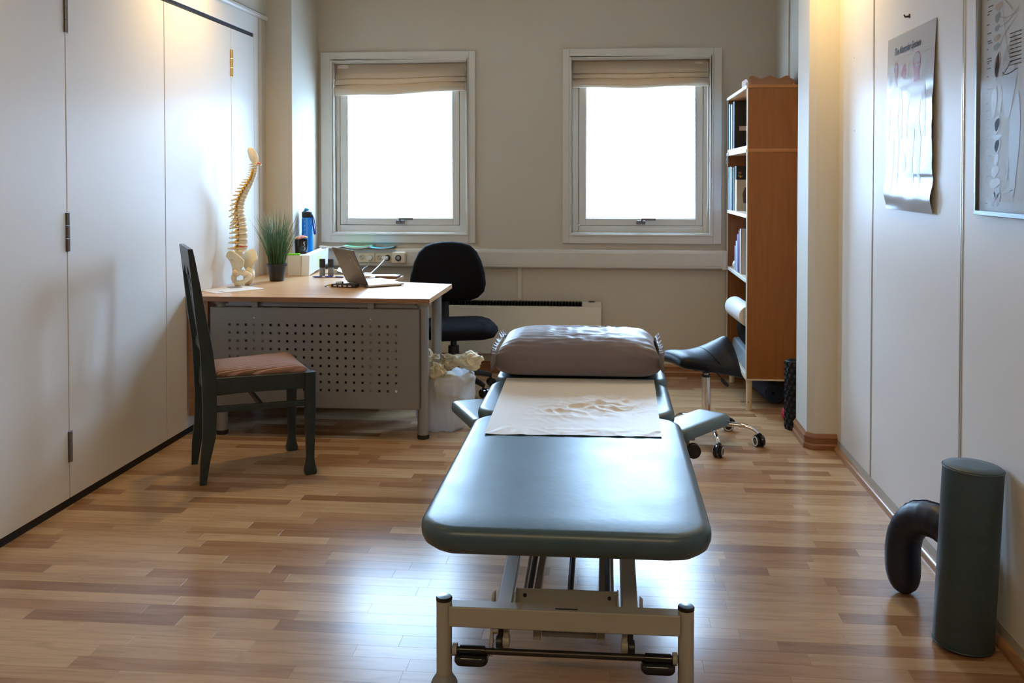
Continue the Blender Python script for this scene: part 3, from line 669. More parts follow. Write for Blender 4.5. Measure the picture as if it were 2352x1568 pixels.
for k, wt in enumerate(wts):
    c, tg = at(s0 + wt * .5)
    src = m_l if k < 5 else m_t if k < 17 else m_c
    dia = (.060 - .0012 * k) if k < 5 else (.042 - .0013 * (k - 5)) if k < 17 else .027
    if k < 17 and k >= 5: dia = .053 - .0019 * (k - 5)
    if first[id(src)]: o = src; first[id(src)] = False
    else: o = copy_part(src, sp)
    zax = tg; yax = Vector((0, 1, 0)); xax = yax.cross(zax).normalized()
    Mx = Matrix((xax, yax, zax)).transposed().to_4x4()
    hscale = wt * .90
    o.matrix_local = Matrix.Translation(c - Vector(sp.location)) @ Mx @ Matrix.Diagonal((dia, dia, hscale * 1.05, 1))
    if k:
        c2, _ = at(s0)
        if fd0: o2 = d0; fd0 = False
        else: o2 = copy_part(d0, sp)
        if k == 1: o2.data = o2.data
        o2.matrix_local = Matrix.Translation(c2 - Vector(sp.location)) @ Mx @ Matrix.Diagonal((dia * .46, dia * .5, wt * .2, 1))
        if k < 22:
            for sg in (-1, 1):
                p = c2 - xax * dia * .55
                nv.tube([tuple(p + Vector((0, sg * .003, 0))), tuple(p + Vector((0, sg * dia * .55, -.003))), tuple(p + xax * dia * .1 + Vector((0, sg * dia * .85, -.012)))], [.0058, .0055, .0040], 6)
    s0 += wt
nv.build('nerve_roots', nerve, sp, kind='stuff')
c, tg = at(wts[0] * 1.0)
rd_ = MB(); rd_.lathe([(0, -.5), (.95, -.5), (1.06, 0), (.95, .5), (0, .5)], n=16); o = rd_.build('disc', disc_red, sp, world=False, label='red disc'); o.matrix_local = Matrix.Translation(c - Vector(sp.location)) @ Matrix.Diagonal((.026, .028, .009, 1))
# skull base plate + jaw tip
ob = MB()
def occ(u, v):
    a = (u - .5) * 2; q = (v - .5) * 2
    x = a * .026 * math.sqrt(max(0, 1 - .75 * q * q)); z = q * .055
    return Vector((x - .010 * q * .9 - .018 * (1 - a * a) * 1 + .004, q * .02, z)) if False else Vector((-.020 + .030 * (a * a) - .016 * q + .014 * q * q, a * .050 * math.sqrt(max(.02, 1 - q * q)), z))
cpos = sw(571, 358)
def occ_w(u, v):
    a = -1 + 2 * u; q = -1 + 2 * v
    r_ = math.sqrt(max(0.0, 1 - .92 * q * q))
    # shallow dish facing right, tall oval
    lx = a * r_ * .026; dp = -.014 * (1 - (a * r_) ** 2) * (1 - .6 * q * q)
    p = Vector((lx * .95 - q * .014, -.028 + 0 * a, q * .046))
    return (cpos.x + p.x, cpos.y + dp * 1.6 + .01, cpos.z + p.z)
ob.grid(14, 18, occ_w); ob.build('skull_base', bone, sp, solid=.007, ang=60)
jb = MB(); jp = sw(585, 377); jb.tube([tuple(sw(574, 378)), tuple(sw(583, 376)), tuple(sw(591, 379))], [.010, .011, .007], 10); jb.build('skull_base_rim', bone, sp)
jb = MB(); jb.tube([tuple(sw(584, 374) + Vector((0, -.010, 0))), tuple(sw(592, 377) + Vector((0, -.010, 0)))], [.004, .003], 8); jb.build('artery', disc_red, sp)
# pelvis
la = Vector((.47, .88, 0)).normalized(); an = Vector((.88, -.47, 0)).normalized(); up_ = Vector((0, 0, 1)); pc = Vector((-2.055, SPY, DZ))
def W(a, l_, v): return tuple(pc + an * a + la * l_ + up_ * v)
sc_ = MB(); sc_.tube([W(-.030, 0, .205), W(-.035, 0, .17), W(-.045, 0, .13), W(-.040, 0, .10), W(-.028, 0, .085)], [.026, .025, .019, .011, .005], 14, flat=.6, up=la); sc_.build('sacrum', bone, sp, ang=60)
for sg in (-1, 1):
    hb = MB()
    def il(s_, t_, sg=sg):
        base = Vector((lerp(-.030, .026, s_), .046, .088 + .01 * math.sin(PI * s_)))
        crest = Vector((lerp(-.068, .066, s_), .050 + .030 * math.sin(PI * min(1, s_ * .9 + .1)), .150 + .062 * math.sin(PI * (.10 + .80 * s_)) - .020 * s_))
        p = base.lerp(crest, t_); p.y += -.012 * math.sin(PI * t_) 
        return W(p.x, sg * p.y, p.z)
    hb.grid(16, 12, il); o = hb.build('hip_blade', bone, sp, solid=.009, ang=60)
    rg = MB(); rp_ = polyline([(.004, .046, .086), (-.022, .044, .052), (-.018, .040, .026), (.004, .034, .0175), (.034, .024, .027), (.062, .010, .052), (.066, .010, .066), (.046, .024, .074), (.022, .042, .084)], 40)
    rg.tube([W(p.x, sg * p.y, p.z) for p in rp_], [.013 + .004 * math.sin(i * .31) ** 2 for i in range(41)], 10); rg.ball(W(.002, sg * .046, .078), .024, 1, 1, 1, 14)
    rg.build('ischium_ring', bone, sp, ang=60)
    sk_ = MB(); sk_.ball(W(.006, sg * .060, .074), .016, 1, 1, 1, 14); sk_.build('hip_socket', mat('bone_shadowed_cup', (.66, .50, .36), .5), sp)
    nb_ = MB(); nb_.cyl(W(-.022, sg * .052, .150), W(-.022, sg * .066, .150), .005, n=12); nb_.build('screw', steel, sp)
for sg in (-1, 1):
    st = MB(); st.cyl(W(-.012, sg * .035, 0), W(-.012, sg * .040, .02), .010, n=12); st.build('support_foot', bone, sp)

# grass plant -------------------------------------------------------------------
gp = thing('potted_grass', 'artificial green grass in a black pot on the desk beside the spine model', 'plant', (-1.950, 5.40, DZ))
p = MB(); p.lathe([(0, 0), (.040, 0), (.042, .003), (.053, .088), (.060, .089), (.061, .103), (.055, .104), (.053, .090), (0, .088)], (-1.950, 5.40, DZ), 32); p.build('pot', black_plastic, gp, ang=35)
gr = MB(); random.seed(3)
for k in range(420):
    a = random.random() * 2 * PI; r0 = .045 * random.random() ** .5; L = random.uniform(.20, .365); lean = random.uniform(.08, .95) * (r0 / .045) ** .6
    if k % 17 == 0: lean += .35; L *= .75
    w_ = random.uniform(.0010, .0022); bx, by = -1.950 + r0 * math.cos(a), 5.40 + r0 * math.sin(a); a2 = a + random.uniform(-.6, .6); ph = random.random() * PI
    pts = []
    for j in range(5):
        t = j / 4; rr = L * lean * (t ** 1.5) * .5
        pts.append((bx + rr * math.cos(a2), by + rr * math.sin(a2), DZ + .085 + L * t * (1 - .18 * lean * t), w_ * (1 - t ** 2 * .9)))
    vs = []
    for x, y, z, ww in pts: vs += [(x - ww * math.cos(ph), y - ww * math.sin(ph), z), (x + ww * math.cos(ph), y + ww * math.sin(ph), z)]
    if any(v[0] < -2.165 for v in vs): continue
    gr.add(vs, [(2 * j, 2 * j + 1, 2 * j + 3, 2 * j + 2) for j in range(4)])
gr.build('grass_blades', mat('grass_green', (.060, .150, .060), .5, var=(9, .55)), gp, kind='stuff', ang=80)
# boxes, bottle, cup --------------------------------------------------------------
solo('card_box', 'plain beige cardboard box on the desk behind the grass pot', 'box', B(-1.990, -1.905, 5.705, 6.10, DZ, .852), beige_card, (-1.95, 5.9, DZ), bevel=.002)
cr_ = thing('magazine_holder', 'slim white plastic magazine holder beside the beige box, yellow sticky note on its side', 'magazine holder', (-1.875, 5.9, DZ))
SD = [(5.70, DZ + .0005), (6.10, DZ + .045), (6.115, DZ + .147), (5.712, DZ + .127)]
q = MB(); q.prism(SD, -1.9025, -1.9005, 'x'); q.prism(SD, -1.8545, -1.8525, 'x'); q.prism([SD[0], SD[1], (SD[1][0], SD[1][1] + .0025), (SD[0][0], SD[0][1] + .0025)], -1.9005, -1.8545, 'x')
q.prism([SD[0], (SD[0][0] + .0025, SD[0][1]), (SD[3][0] + .0025, SD[3][1]), SD[3]], -1.9005, -1.8545, 'x'); q.build('holder_body', white_plastic, cr_, smooth=False)
B(-1.8525, -1.8519, 5.88, 5.945, DZ + .035, DZ + .108).move(lambda v: Vector((v.x, v.y, v.z + .11 * (v.y - 5.9)))).build('sticky_note', mat('pale_yellow_note', (.68, .76, .30), .7), cr_, smooth=False)
q = MB(); q.prism([(5.712, DZ + .008), (6.09, DZ + .052), (6.10, DZ + .140), (5.722, DZ + .118)], -1.895, -1.860, 'x'); q.build('papers_inside', paper_white, cr_, smooth=False)
bt = thing('water_bottle', 'blue plastic water bottle with black cap and wrist strap', 'bottle', (-1.948, 5.965, .852))
blue_pl = mat('blue_translucent_plastic', (.010, .30, .92), .2, trans=.3); BX, BY = -1.948, 5.965
q = MB(); q.lathe([(0, 0), (.034, 0), (.038, .004), (.038, .125), (.0365, .13), (.0365, .215), (.033, .226), (.028, .230), (0, .230)], (BX, BY, .852), 32); q.build('bottle_body', blue_pl, bt, ang=40)
q = MB(); q.lathe([(0, .228), (.0345, .228), (.035, .232), (.035, .262), (.030, .266), (0, .266)], (BX, BY, .852), 28); q.build('bottle_cap', black_plastic, bt, ang=35)
q = MB(); q.tube([(BX - .018, BY, .852 + .264), (BX - .008, BY - .004, .852 + .280), (BX + .012, BY - .004, .852 + .276)], [.010, .011, .007], 10); q.build('drinking_spout', mat('blue_spout', (.02, .30, .62), .35), bt)
q = MB(); q.tube(polyline([(BX + .034, BY - .005, 1.10), (BX + .050, BY - .006, 1.06), (BX + .058, BY - .006, .985), (BX + .050, BY - .004, .975), (BX + .040, BY - .004, 1.04), (BX + .034, BY - .005, 1.09)], 24), .0035, 8, flat=1.6); q.build('wrist_strap', mat('dark_blue_strap', (.01, .05, .30), .6), bt)
for k in range(4):
    q = MB(); q.cyl((BX - .006, BY - .0375, 1.055 - k * .028), (BX - .006, BY - .0388, 1.055 - k * .028), .003, n=10); q.build('level_mark', mat('pale_mark', (.30, .45, .75), .5), bt)
cp = thing('candy_cup', 'black mug heaped with wrapped sweets standing in front of the blue bottle', 'cup', (-1.945, 5.83, .852))
q = MB(); q.lathe([(0, 0), (.036, 0), (.039, .004), (.041, .092), (.038, .093), (.036, .010), (0, .010)], (-1.945, 5.83, .852), 28); q.build('mug', black_gloss, cp, ang=40)
q = MB(); random.seed(5)
for k in range(7):
    z = .875 + k * .008; q.tube([(-1.917 + random.uniform(-.008, .004), 5.797, z), (-1.913 + random.uniform(-.006, .006), 5.796, z + .006), (-1.908, 5.7985, z + .010)], .0012, 5)
q.build('mug_print', white_plastic, cp)
cols = [(.80, .30, .32), (.85, .75, .65), (.62, .72, .20), (.85, .50, .12), (.80, .60, .62)]
sm = [mat('sweet_wrapper', c, .3) for c in cols]
for k in range(16):
    a = k * 2.4; r_ = .031 * math.sqrt((k + .5) / 16); x, y, z = -1.945 + r_ * math.cos(a), 5.83 + r_ * math.sin(a), .954 + .010 * (1 - r_ / .031) + random.uniform(-.002, .003)
    q = MB(); q.ball((x, y, z), .010, 1.2, .9, .8, 10); q.tube([(x - .014, y, z), (x - .004, y, z + .001)], [.006, .002], 6); q.tube([(x + .004, y, z), (x + .014, y, z + .002)], [.002, .006], 6)
    q.build('sweet', sm[k % 5], cp)
gn = MB(); gn.tube([(-2.0, 5.715, .858), (-1.955, 5.718, .858), (-1.945, 5.719, .858), (-1.925, 5.72, .858)], [.0065, .0065, .0065, .005], 12); gn.tube([(-1.93, 5.72, .858), (-1.915, 5.722, .858)], [.0068, .0068], 12)
solo('highlighter_pen', 'bright green highlighter lying on the front edge of the beige box', 'pen', gn, mat('neon_green', (.22, .75, .05), .4), (-1.96, 5.717, .852))
# vials and pens
cl = mat('smoky_glass_vial', (.20, .21, .22), .15, spec=.6)
for i, (x, y) in enumerate(((-1.752, 5.655), (-1.700, 5.66))):
    v = thing('small_vial', ['small grey vial with tall black cap, left of the pair behind the laptop', 'small grey vial with tall black cap, right of the pair behind the laptop'][i], 'bottle', (x, y, DZ), group='pair of black capped vials')
    q = MB(); q.lathe([(0, 0), (.0165, 0), (.018, .003), (.018, .055), (.014, .060), (0, .060)], (x, y, DZ), 22); q.build('vial_body', cl, v, ang=40)
    q = MB(); q.lathe([(0, .058), (.0185, .058), (.0185, .108), (.017, .111), (0, .111)], (x, y, DZ), 22); q.build('vial_cap', black_plastic, v, ang=35)
def pen(x0, y0, x1, y1, m, label):
    p0, p1 = Vector((x0, y0, DZ + .0046)), Vector((x1, y1, DZ + .0046)); q = MB(); dv = (p1 - p0)
    q.tube([p0, p0 + dv * .08, p0 + dv * .1, p1 - dv * .03, p1], [.001, .0036, .0044, .0044, .003], 10)
    o = thing('ballpoint_pen', label, 'pen', tuple(p0 + dv * .5)); q.build('pen_barrel', m, o)
    g2 = MB(); g2.tube([p0 + dv * .45, p0 + dv * .58], .0045, 10); g2.build('pen_grip', white_plastic, o)
bpen = mat('blue_pen', (.03, .07, .50), .35)
pen(-1.80, 5.600, -1.665, 5.622, bpen, 'blue and white ballpoint pen lying in front of the vials')
pen(-1.60, 5.60, -1.725, 5.625, mat('dark_blue_pen', (.02, .04, .35), .35), 'dark blue ballpoint pen lying just behind the laptop screen')
# crumpled note
cn = MB(); cn.grid(14, 10, lambda u, v: (-1.665 + .10 * u, 5.66 + .06 * v, DZ + .004 + .05 * (1 - u) * (.7 + .3 * v) + .010 * noise.noise((u * 4, v * 4, 1)) * (1 - u)))
solo('folded_note', 'small white folded note propped up behind the laptop screen', 'paper', cn, paper_white, (-1.61, 5.69, DZ), solid=.001)
# laptop ------------------------------------------------------------------------------
lt = thing('laptop', 'grey laptop standing open with its lid back to the room', 'laptop', (-1.416, 5.217, DZ))
A_, B_ = Vector((-1.319, 5.092, 0)), Vector((-1.514, 5.342, 0)); hv = (B_ - A_).normalized(); nn_ = Vector((.787, .617, 0)); nn_ = (nn_ - hv * nn_.dot(hv)).normalized()
lap_m = mat('grey_laptop_aluminium', (.125, .115, .105), .42, .6); lap_s = mat('silver_laptop_deck', (.66, .67, .68), .3, .7)
zl_ = DZ + .018
Mb = Matrix((hv, nn_, Vector((0, 0, 1)))).transposed().to_4x4(); Mb.translation = Vector((A_.x, A_.y, DZ + .004))
q = B(0, .316, .004, .222, 0, .012, Mb); q.build('laptop_base', lap_s, lt, bevel=.003)
kb = MB()
for r_ in range(5):
    for c in range(13): kb.box(.026 + c * .0205, .026 + c * .0205 + .017, .032 + r_ * .0195, .032 + r_ * .0195 + .016, .0118, .0130, Mb)
kb.build('keyboard', black_plastic, lt, smooth=False, kind='stuff')
B(.105, .21, .145, .205, .0119, .0124, Mb).build('touchpad', mat('touchpad', (.55, .56, .57), .35, .4), lt, smooth=False)
for x, y in ((.02, .02), (.296, .02), (.02, .205), (.296, .205)): B(x - .006, x + .006, y - .006, y + .006, -.0042, .001, Mb).build('rubber_foot', black_plastic, lt)
th_ = R(66); Ms = Mb @ Matrix.Translation((0, .004, .010)) @ Matrix.Rotation(th_, 4, 'X') @ Matrix.Diagonal((1, -1, 1, 1))
Ms = Mb @ Matrix.Translation((0, .004, .011)) @ Matrix(((1, 0, 0, 0), (0, -math.cos(R(66)), math.sin(R(66)), 0), (0, math.sin(R(66)), math.cos(R(66)), 0), (0, 0, 0, 1)))
lid = B(0, .316, 0, .216, -.0055, .0005, Ms).build('laptop_lid', lap_m, lt, bevel=.002)
B(.006, .310, .010, .208, .0004, .0010, Ms).build('laptop_screen', black_gloss, lid, smooth=False)
hg = MB(); hg.cyl(Mb @ Vector((.03, .003, .010)), Mb @ Vector((.286, .003, .010)), .006, n=12); hg.build('hinge_bar', black_plastic, lt)
# pale sticker emblem on the lid: curling line and a few curls
for pts in ([(.085, .19), (.098, .175), (.096, .155), (.082, .15), (.078, .165)], [(.070, .196), (.058, .176), (.060, .150)], [(.052, .172), (.040, .160), (.046, .140), (.034, .128)], [(.036, .150), (.026, .138), (.030, .118), (.020, .105)], [(.024, .120), (.014, .108), (.018, .094)]):
    q = MB(); q.tube([Ms @ Vector((x, y, -.0062)) for x, y in [(p.x, p.y) for p in polyline([(a, b_, 0) for a, b_ in pts], 14)]], .0016, 6); q.build('lid_sticker', mat('pale_sticker', (.55, .50, .45), .5), lid)
# hub and its plugs
hb = thing('usb_hub', 'small black box with ports and plugs under the laptop lid', 'usb hub', (-1.455, 5.10, DZ))
Mh = Matrix.Translation((-1.455, 5.115, DZ)) @ Matrix.Rotation(R(-12), 4, 'Z')
B(-.075, .075, -.026, .026, .002, .019, Mh).build('hub_body', black_plastic, hb, bevel=.003)
for k in range(4): B(-.058 + k * .030, -.040 + k * .030, -.0268, -.0255, .006, .014, Mh).build('port', satin_alu, hb, smooth=False)
q = MB(); q.box(-.060, -.020, .0, .020, .0185, .030, Mh); q.build('plug', satin_alu, hb, bevel=.002, label='silver plug')
q = MB(); q.box(-.098, -.074, -.014, .012, .004, .016, Mh); q.build('plug', mat('yellow_plug', (.75, .50, .04), .4), hb, bevel=.002, label='yellow plug')
q = MB(); q.tube(polyline([Mh @ Vector(p) for p in ((-.098, -.004, .010), (-.116, -.012, .005), (-.112, -.030, .003), (-.095, -.035, .003))], 14), .0018, 6); q.build('plug_lead', black_plastic, hb)
# charger and leads
ch = thing('charger', 'white charger block with lead plugged in at the wall behind the laptop', 'charger', (-1.47, 5.70, DZ))
B(-1.505, -1.455, 5.67, 5.72, DZ, DZ + .022).build('charger_block', white_plastic, ch, bevel=.004)
sx_ = -1.496; yw = YB - .0625 - .010
q = MB(); q.cyl((sx_, yw, .790), (sx_, yw - .024, .790), .021, .018, n=22); q.build('plug', black_plastic, ch, ang=40)
q = MB(); q.box(sx_ - .030, sx_ + .012, yw - .052, yw - .022, .778, .802); q.build('plug_adapter', white_plastic, ch, bevel=.006)
q = MB(); q.tube(polyline([(sx_ - .006, yw - .050, .788), (sx_ - .012, yw - .10, .770), (sx_ - .005, yw - .30, .745), (sx_ + .01, yw - .50, DZ + .008), (-1.46, 5.70, DZ + .008)], 30), .0034, 8); q.build('lead', white_plastic, ch)
q = MB(); q.cyl((-1.619, yw, .790), (-1.619, yw - .020, .790), .020, .017, n=22); q.build('plug', white_plastic, ch, ang=40)
q = MB(); q.tube(polyline([(-1.619, yw - .018, .786), (-1.622, yw - .05, .74), (-1.60, yw - .25, .738), (-1.54, 5.80, .735), (-1.50, 5.71, DZ + .006)], 26), .0022, 6); q.build('lead', mat('grey_lead', (.55, .54, .50), .5), ch)
flat('loose_paper', 'white paper sheet at the back edge of the desk right of the charger', 'paper', -1.385, 5.62, .20, .10, 6, DZ + .016, paper_white, .0012)
solo('brown_notebook', 'brown leather notebook under the loose paper at the desk back edge', 'notebook', B(-1.40, -1.265, 5.575, 5.68, DZ, DZ + .0155), mat('brown_leather', (.17, .075, .035), .5), (-1.33, 5.63, DZ), bevel=.003)
# notebooks on the trunking
for (x0, x1, c, c2, dz, lab) in ((-1.968, -1.800, (.72, .66, .50), (.80, .76, .64), .008, 'cream notebook lying on the trunking, leftmost of three'), (-1.792, -1.610, (.10, .52, .20), (.26, .74, .44), .012, 'thick bright green notebook lying on the trunking, middle of three'), (-1.622, -1.450, (.05, .38, .52), (.10, .55, .70), .004, 'thin teal notebook lying on the trunking, nearest the dial box')):
    nbk = thing('notebook', lab, 'notebook', ((x0 + x1) / 2, YB - .07, .852), group='notebooks on the trunking')
    def sag(v, x0=x0, x1=x1): 
        u = (v.x - x0) / (x1 - x0); return Vector((v.x, v.y, v.z + .010 * (2 * u - 1) ** 2 + .006 * (u - .5) * (u > .5)))
    def slab(z0, z1, y0=YB - .105):
        m_ = MB(); m_.grid(16, 1, lambda u, v: (lerp(x0, x1, u), lerp(y0, YB - .004, v), z0)); m_.grid(16, 1, lambda u, v: (lerp(x0, x1, u), lerp(y0, YB - .004, v), z1))
        for yq in (y0, YB - .004): m_.grid(16, 1, lambda u, v: (lerp(x0, x1, u), yq, lerp(z0, z1, v)))
        for xq in (x0, x1): m_.grid(1, 1, lambda u, v: (xq, lerp(y0, YB - .004, u), lerp(z0, z1, v)))
        return m_.move(sag)
    slab(.8535, .8535 + dz * .6).build('pages', paper_white, nbk, smooth=False)
    slab(.8535 + dz * .6, .8535 + dz).build('cover', mat('notebook_cover', c2, .45), nbk, smooth=False)
    slab(.8525, .8535).build('back_cover', mat('notebook_back', c, .5), nbk, smooth=False)

# ------------------------------------------------------------------ desk chair
oc = thing('office_chair', 'black fabric office swivel chair behind the desk', 'office chair', (-.955, 5.80, 0), R(17))
def cush(sx, sy, z0, z1, rc): return MB().pad(-sx, sx, -sy, sy, z0, z1, rc, [(.05, 0), (.015, .12), (.0, .38), (.004, .62), (.022, .86), (.06, 1.0)], 10, .006)
q = cush(.235, .215, .365, .455, .13); q.move(lambda v: Vector((v.x + .020, v.y - .07, v.z - .012 * (v.y < -.15)))); q.build('seat', black_fabric, oc, world=False, ang=60)
def bk(u, v):
    pass
bkp = []
for z, hw in ((.0, .13), (.02, .185), (.06, .222), (.11, .232), (.18, .226), (.26, .205), (.32, .178), (.36, .140), (.378, .09), (.386, .03)): bkp.append((z, hw))
def backring(th, ins):
    L = []
    for z, hw in bkp: L.append((max(hw - ins, .004), z + (ins if z < .1 else -ins * (z > .3))))
    return L
bb = MB()
outl = [(hw, z) for z, hw in bkp] + [(-hw, z) for z, hw in reversed(bkp)]
def rg_(s_, y): 
    zc = .20; return [(x * 1.06 * s_ - .015, y + .05 * ((z - .2) / .2) ** 2 * .3 + .02 * ((x / .23) ** 2) * -1, .540 + zc + (z - zc) * s_) for x, z in outl]
bb.rings([rg_(.86, .135), rg_(.97, .142), rg_(1.0, .165), rg_(1.0, .180), rg_(.97, .198), rg_(.88, .204)]); bb.build('backrest', black_fabric, oc, world=False, ang=60)
q = MB(); q.tube([(-.03, .20, .64), (-.03, .215, .50), (-.03, .17, .37), (-.02, .05, .345)], [.030, .030, .030, .028], 4, flat=.45, up=(1, 0, 0)); q.build('back_bar', black_plastic, oc, world=False, bevel=.004)
q = MB(); q.box(-.09, .09, -.09, .09, .335, .368); q.build('seat_plate', black_plastic, oc, world=False, bevel=.006)
q = MB(); q.cyl((0, 0, .10), (0, 0, .20), .032, .030, n=22); q.cyl((0, 0, .20), (0, 0, .285), .036, .034, n=22); q.cyl((0, 0, .285), (0, 0, .34), .020, n=18); q.build('gas_column', black_plastic, oc, world=False, ang=40)
q = MB(); q.lathe([(0, .08), (.045, .08), (.05, .09), (.045, .125), (0, .13)], n=20); q.build('base_hub', black_plastic, oc, world=False)
for k in range(5):
    a = R(18 + 72 * k); dx, dy = math.cos(a), math.sin(a)
    q = MB(); q.tube([(dx * .03, dy * .03, .108), (dx * .14, dy * .14, .104), (dx * .245, dy * .245, .078), (dx * .265, dy * .265, .070)], [.024, .021, .017, .014], 8, flat=1.0, up=(0, 0, 1)); q.build('base_leg', black_plastic, oc, world=False)
    c = MB(); 
    for sg in (-1, 1): c.cyl((dx * .268 - dy * .006 * sg, dy * .268 + dx * .006 * sg, .026), (dx * .268 - dy * .022 * sg, dy * .268 + dx * .022 * sg, .026), .026, n=18)
    c.cyl((dx * .262, dy * .262, .03), (dx * .262, dy * .262, .072), .008, n=10); c.build('caster', black_gloss, oc, world=False, ang=40)

# ------------------------------------------------------------------ dining chair
dc = thing('dining_chair', 'dark petrol painted wooden chair with striped seat in front of the desk', 'chair', (-1.8305, 4.047, 0), R(30.4))
HW = .1625
def post(sg):
    pr = [(-.014, .014, 0, .028), (-.010, .030, .10, .030), (.000, .054, .20, .033), (.002, .060, .33, .036), (-.002, .058, .46, .036), (-.008, .045, .58, .034), (-.026, .020, .72, .031), (-.040, -.004, .86, .028), (-.052, -.026, .98, .026), (-.058, -.036, 1.030, .024)]
    rs = []
    for a, b_, z, t in pr:
        spl = HW + (.014 * max(0, (z - .46) / .57)) + .004 * max(0, (.2 - z) / .2); yc = sg * spl
        rs.append([(a, yc - t / 2, z), (b_, yc - t / 2, z), (b_, yc + t / 2, z), (a, yc + t / 2, z)])
    return MB().rings(rs)
for sg in (-1, 1): post(sg).build('rear_leg', chair_paint, dc, world=False, bevel=.003, ang=25)
FW = .205
for sg in (-1, 1):
    pr = [(.022, 0, 0), (.0255, .004, 0), (.0265, .018, 0), (.020, .045, 0), (.0165, .075, 0), (.019, .15, 0), (.0225, .30, 0), (.0235, .463, 0)]
    rs = []
    for h_, z, _ in pr:
        cx__ = .458
        rs.append([(cx__ + x, sg * FW + y, z) for x, y in rrect(-h_, h_, -h_, h_, h_ * .28, 3)])
    MB().rings(rs).build('front_leg', chair_paint, dc, world=False, ang=30)
# aprons and stretchers
def beam(p0, p1, hz, th, name, z0):
    a, b_ = Vector((*p0, 0)), Vector((*p1, 0)); t_ = (b_ - a).normalized(); nn = Vector((-t_.y, t_.x, 0)) * th / 2
    q = MB(); vs = [tuple(p + s_ * nn + Vector((0, 0, z))) for z in (z0, z0 + hz) for p in (a, b_) for s_ in (-1, 1)]
    q.add(vs, [(0, 1, 3, 2), (4, 6, 7, 5), (0, 2, 6, 4), (1, 5, 7, 3), (0, 4, 5, 1), (2, 3, 7, 6)]); q.build(name, chair_paint, dc, world=False, bevel=.003)
for sg in (-1, 1):
    beam((.050, sg * HW), (.440, sg * FW), .072, .024, 'seat_apron', .390); beam((.050, sg * HW), (.445, sg * FW), .027, .016, 'stretcher', .310)
beam((.458, -FW), (.458, FW), .072, .024, 'seat_apron', .390); beam((.030, -HW), (.030, HW), .075, .024, 'seat_apron', .385); beam((.25, -.185), (.25, .185), .024, .016, 'stretcher', .312)
# back: top rail with scooped lower edge, lower rail, three slim splats
tr2 = MB(); nseg = 24
top_, bot_ = [], []
for k in range(nseg + 1):
    u = -1 + 2 * k / nseg; y = u * .172
    zb = .925 - .022 * abs(math.cos(u * PI * 1.5)) + (.030 if .18 < abs(u) < .72 else 0) * math.sin((abs(u) - .18) / .54 * PI)
    top_.append((y, 1.030)); bot_.append((y, zb))
def lean(z): return lerp(-.012, -.047, (z - .72) / .31)
vs = []
for (y, zt_), (y2, zb_) in zip(top_, bot_):
    for z in (zb_, zt_):
        for dxx in (-.010, .010): vs.append((lean(z) + dxx, y, z))
fs = []
for k in range(nseg):
    a, b_ = 4 * k, 4 * k + 4
    fs += [(a, b_, b_ + 2, a + 2), (a + 1, a + 3, b_ + 3, b_ + 1), (a, a + 1, b_ + 1, b_), (a + 2, b_ + 2, b_ + 3, a + 3)]
fs += [(0, 2, 3, 1), (4 * nseg, 4 * nseg + 1, 4 * nseg + 3, 4 * nseg + 2)]
tr2.add(vs, fs); tr2.build('top_rail', chair_paint, dc, world=False, bevel=.002, ang=30)
q = MB(); q.box(.005, .027, -.163, .163, .565, .605); q.build('lower_rail', chair_paint, dc, world=False, bevel=.003)
for y0, y1, w_ in ((-.070, -.040, .014), (0, 0, .020), (.070, .040, .014)):
    rs = []
    for t in (0, .5, 1):
        z = lerp(.60, .935, t); yc = lerp(y1, y0, t) ; xx = lerp(.014, -.034, t)
        rs.append([(xx - .006, yc - w_, z), (xx + .006, yc - w_, z), (xx + .006, yc + w_, z), (xx - .006, yc + w_, z)])
    MB().rings(rs).build('splat', chair_paint, dc, world=False, bevel=.002)
# striped seat pad
st_m = bpy.data.materials.new('striped_seat_cloth'); st_m.use_nodes = True
n, l = nt(st_m); b = n['Principled BSDF']; b.inputs['Roughness'].default_value = .85
tc = n.new('ShaderNodeTexCoord'); sp_ = n.new('ShaderNodeSeparateXYZ'); l.new(tc.outputs['Object'], sp_.inputs[0])
mu = n.new('ShaderNodeMath'); mu.operation = 'MULTIPLY'; mu.inputs[1].default_value = 1 / .062; l.new(sp_.outputs['Y'], mu.inputs[0])
frc = n.new('ShaderNodeMath'); frc.operation = 'FRACT'; l.new(mu.outputs[0], frc.inputs[0])
rp = n.new('ShaderNodeValToRGB'); rp.color_ramp.interpolation = 'CONSTANT'; e = rp.color_ramp.elements
e[0].position = 0; e[0].color = (.22, .115, .075, 1); e[1].position = .16; e[1].color = (.42, .25, .20, 1)
for p, c in ((.22, (.13, .065, .04, 1)), (.36, (.33, .19, .14, 1)), (.44, (.17, .085, .05, 1)), (.58, (.52, .33, .28, 1)), (.63, (.14, .07, .04, 1)), (.78, (.30, .17, .12, 1)), (.88, (.19, .10, .065, 1))):
    x = e.new(p); x.color = c
l.new(frc.outputs[0], rp.inputs[0]); l.new(rp.outputs[0], b.inputs['Base Color'])
def seatring(ins, z):
    out = []
    q = [(.052 + ins, -HW + .010 + ins), (.452 - ins, -FW + .002 + ins), (.452 - ins, FW - .002 - ins), (.052 + ins, HW - .010 - ins)]
    for i in range(4):
        a, b_, c = Vector((*q[i - 1], 0)), Vector((*q[i], 0)), Vector((*q[(i + 1) % 4], 0)); r_ = max(.03 - ins * .2, .01)
        p0 = b_ + (a - b_).normalized() * r_; p1 = b_ + (c - b_).normalized() * r_
        for t in (0, .25, .5, .75, 1): out.append(tuple(p0.lerp(b_, t).lerp(b_.lerp(p1, t), t) + Vector((0, 0, z))))
    return out
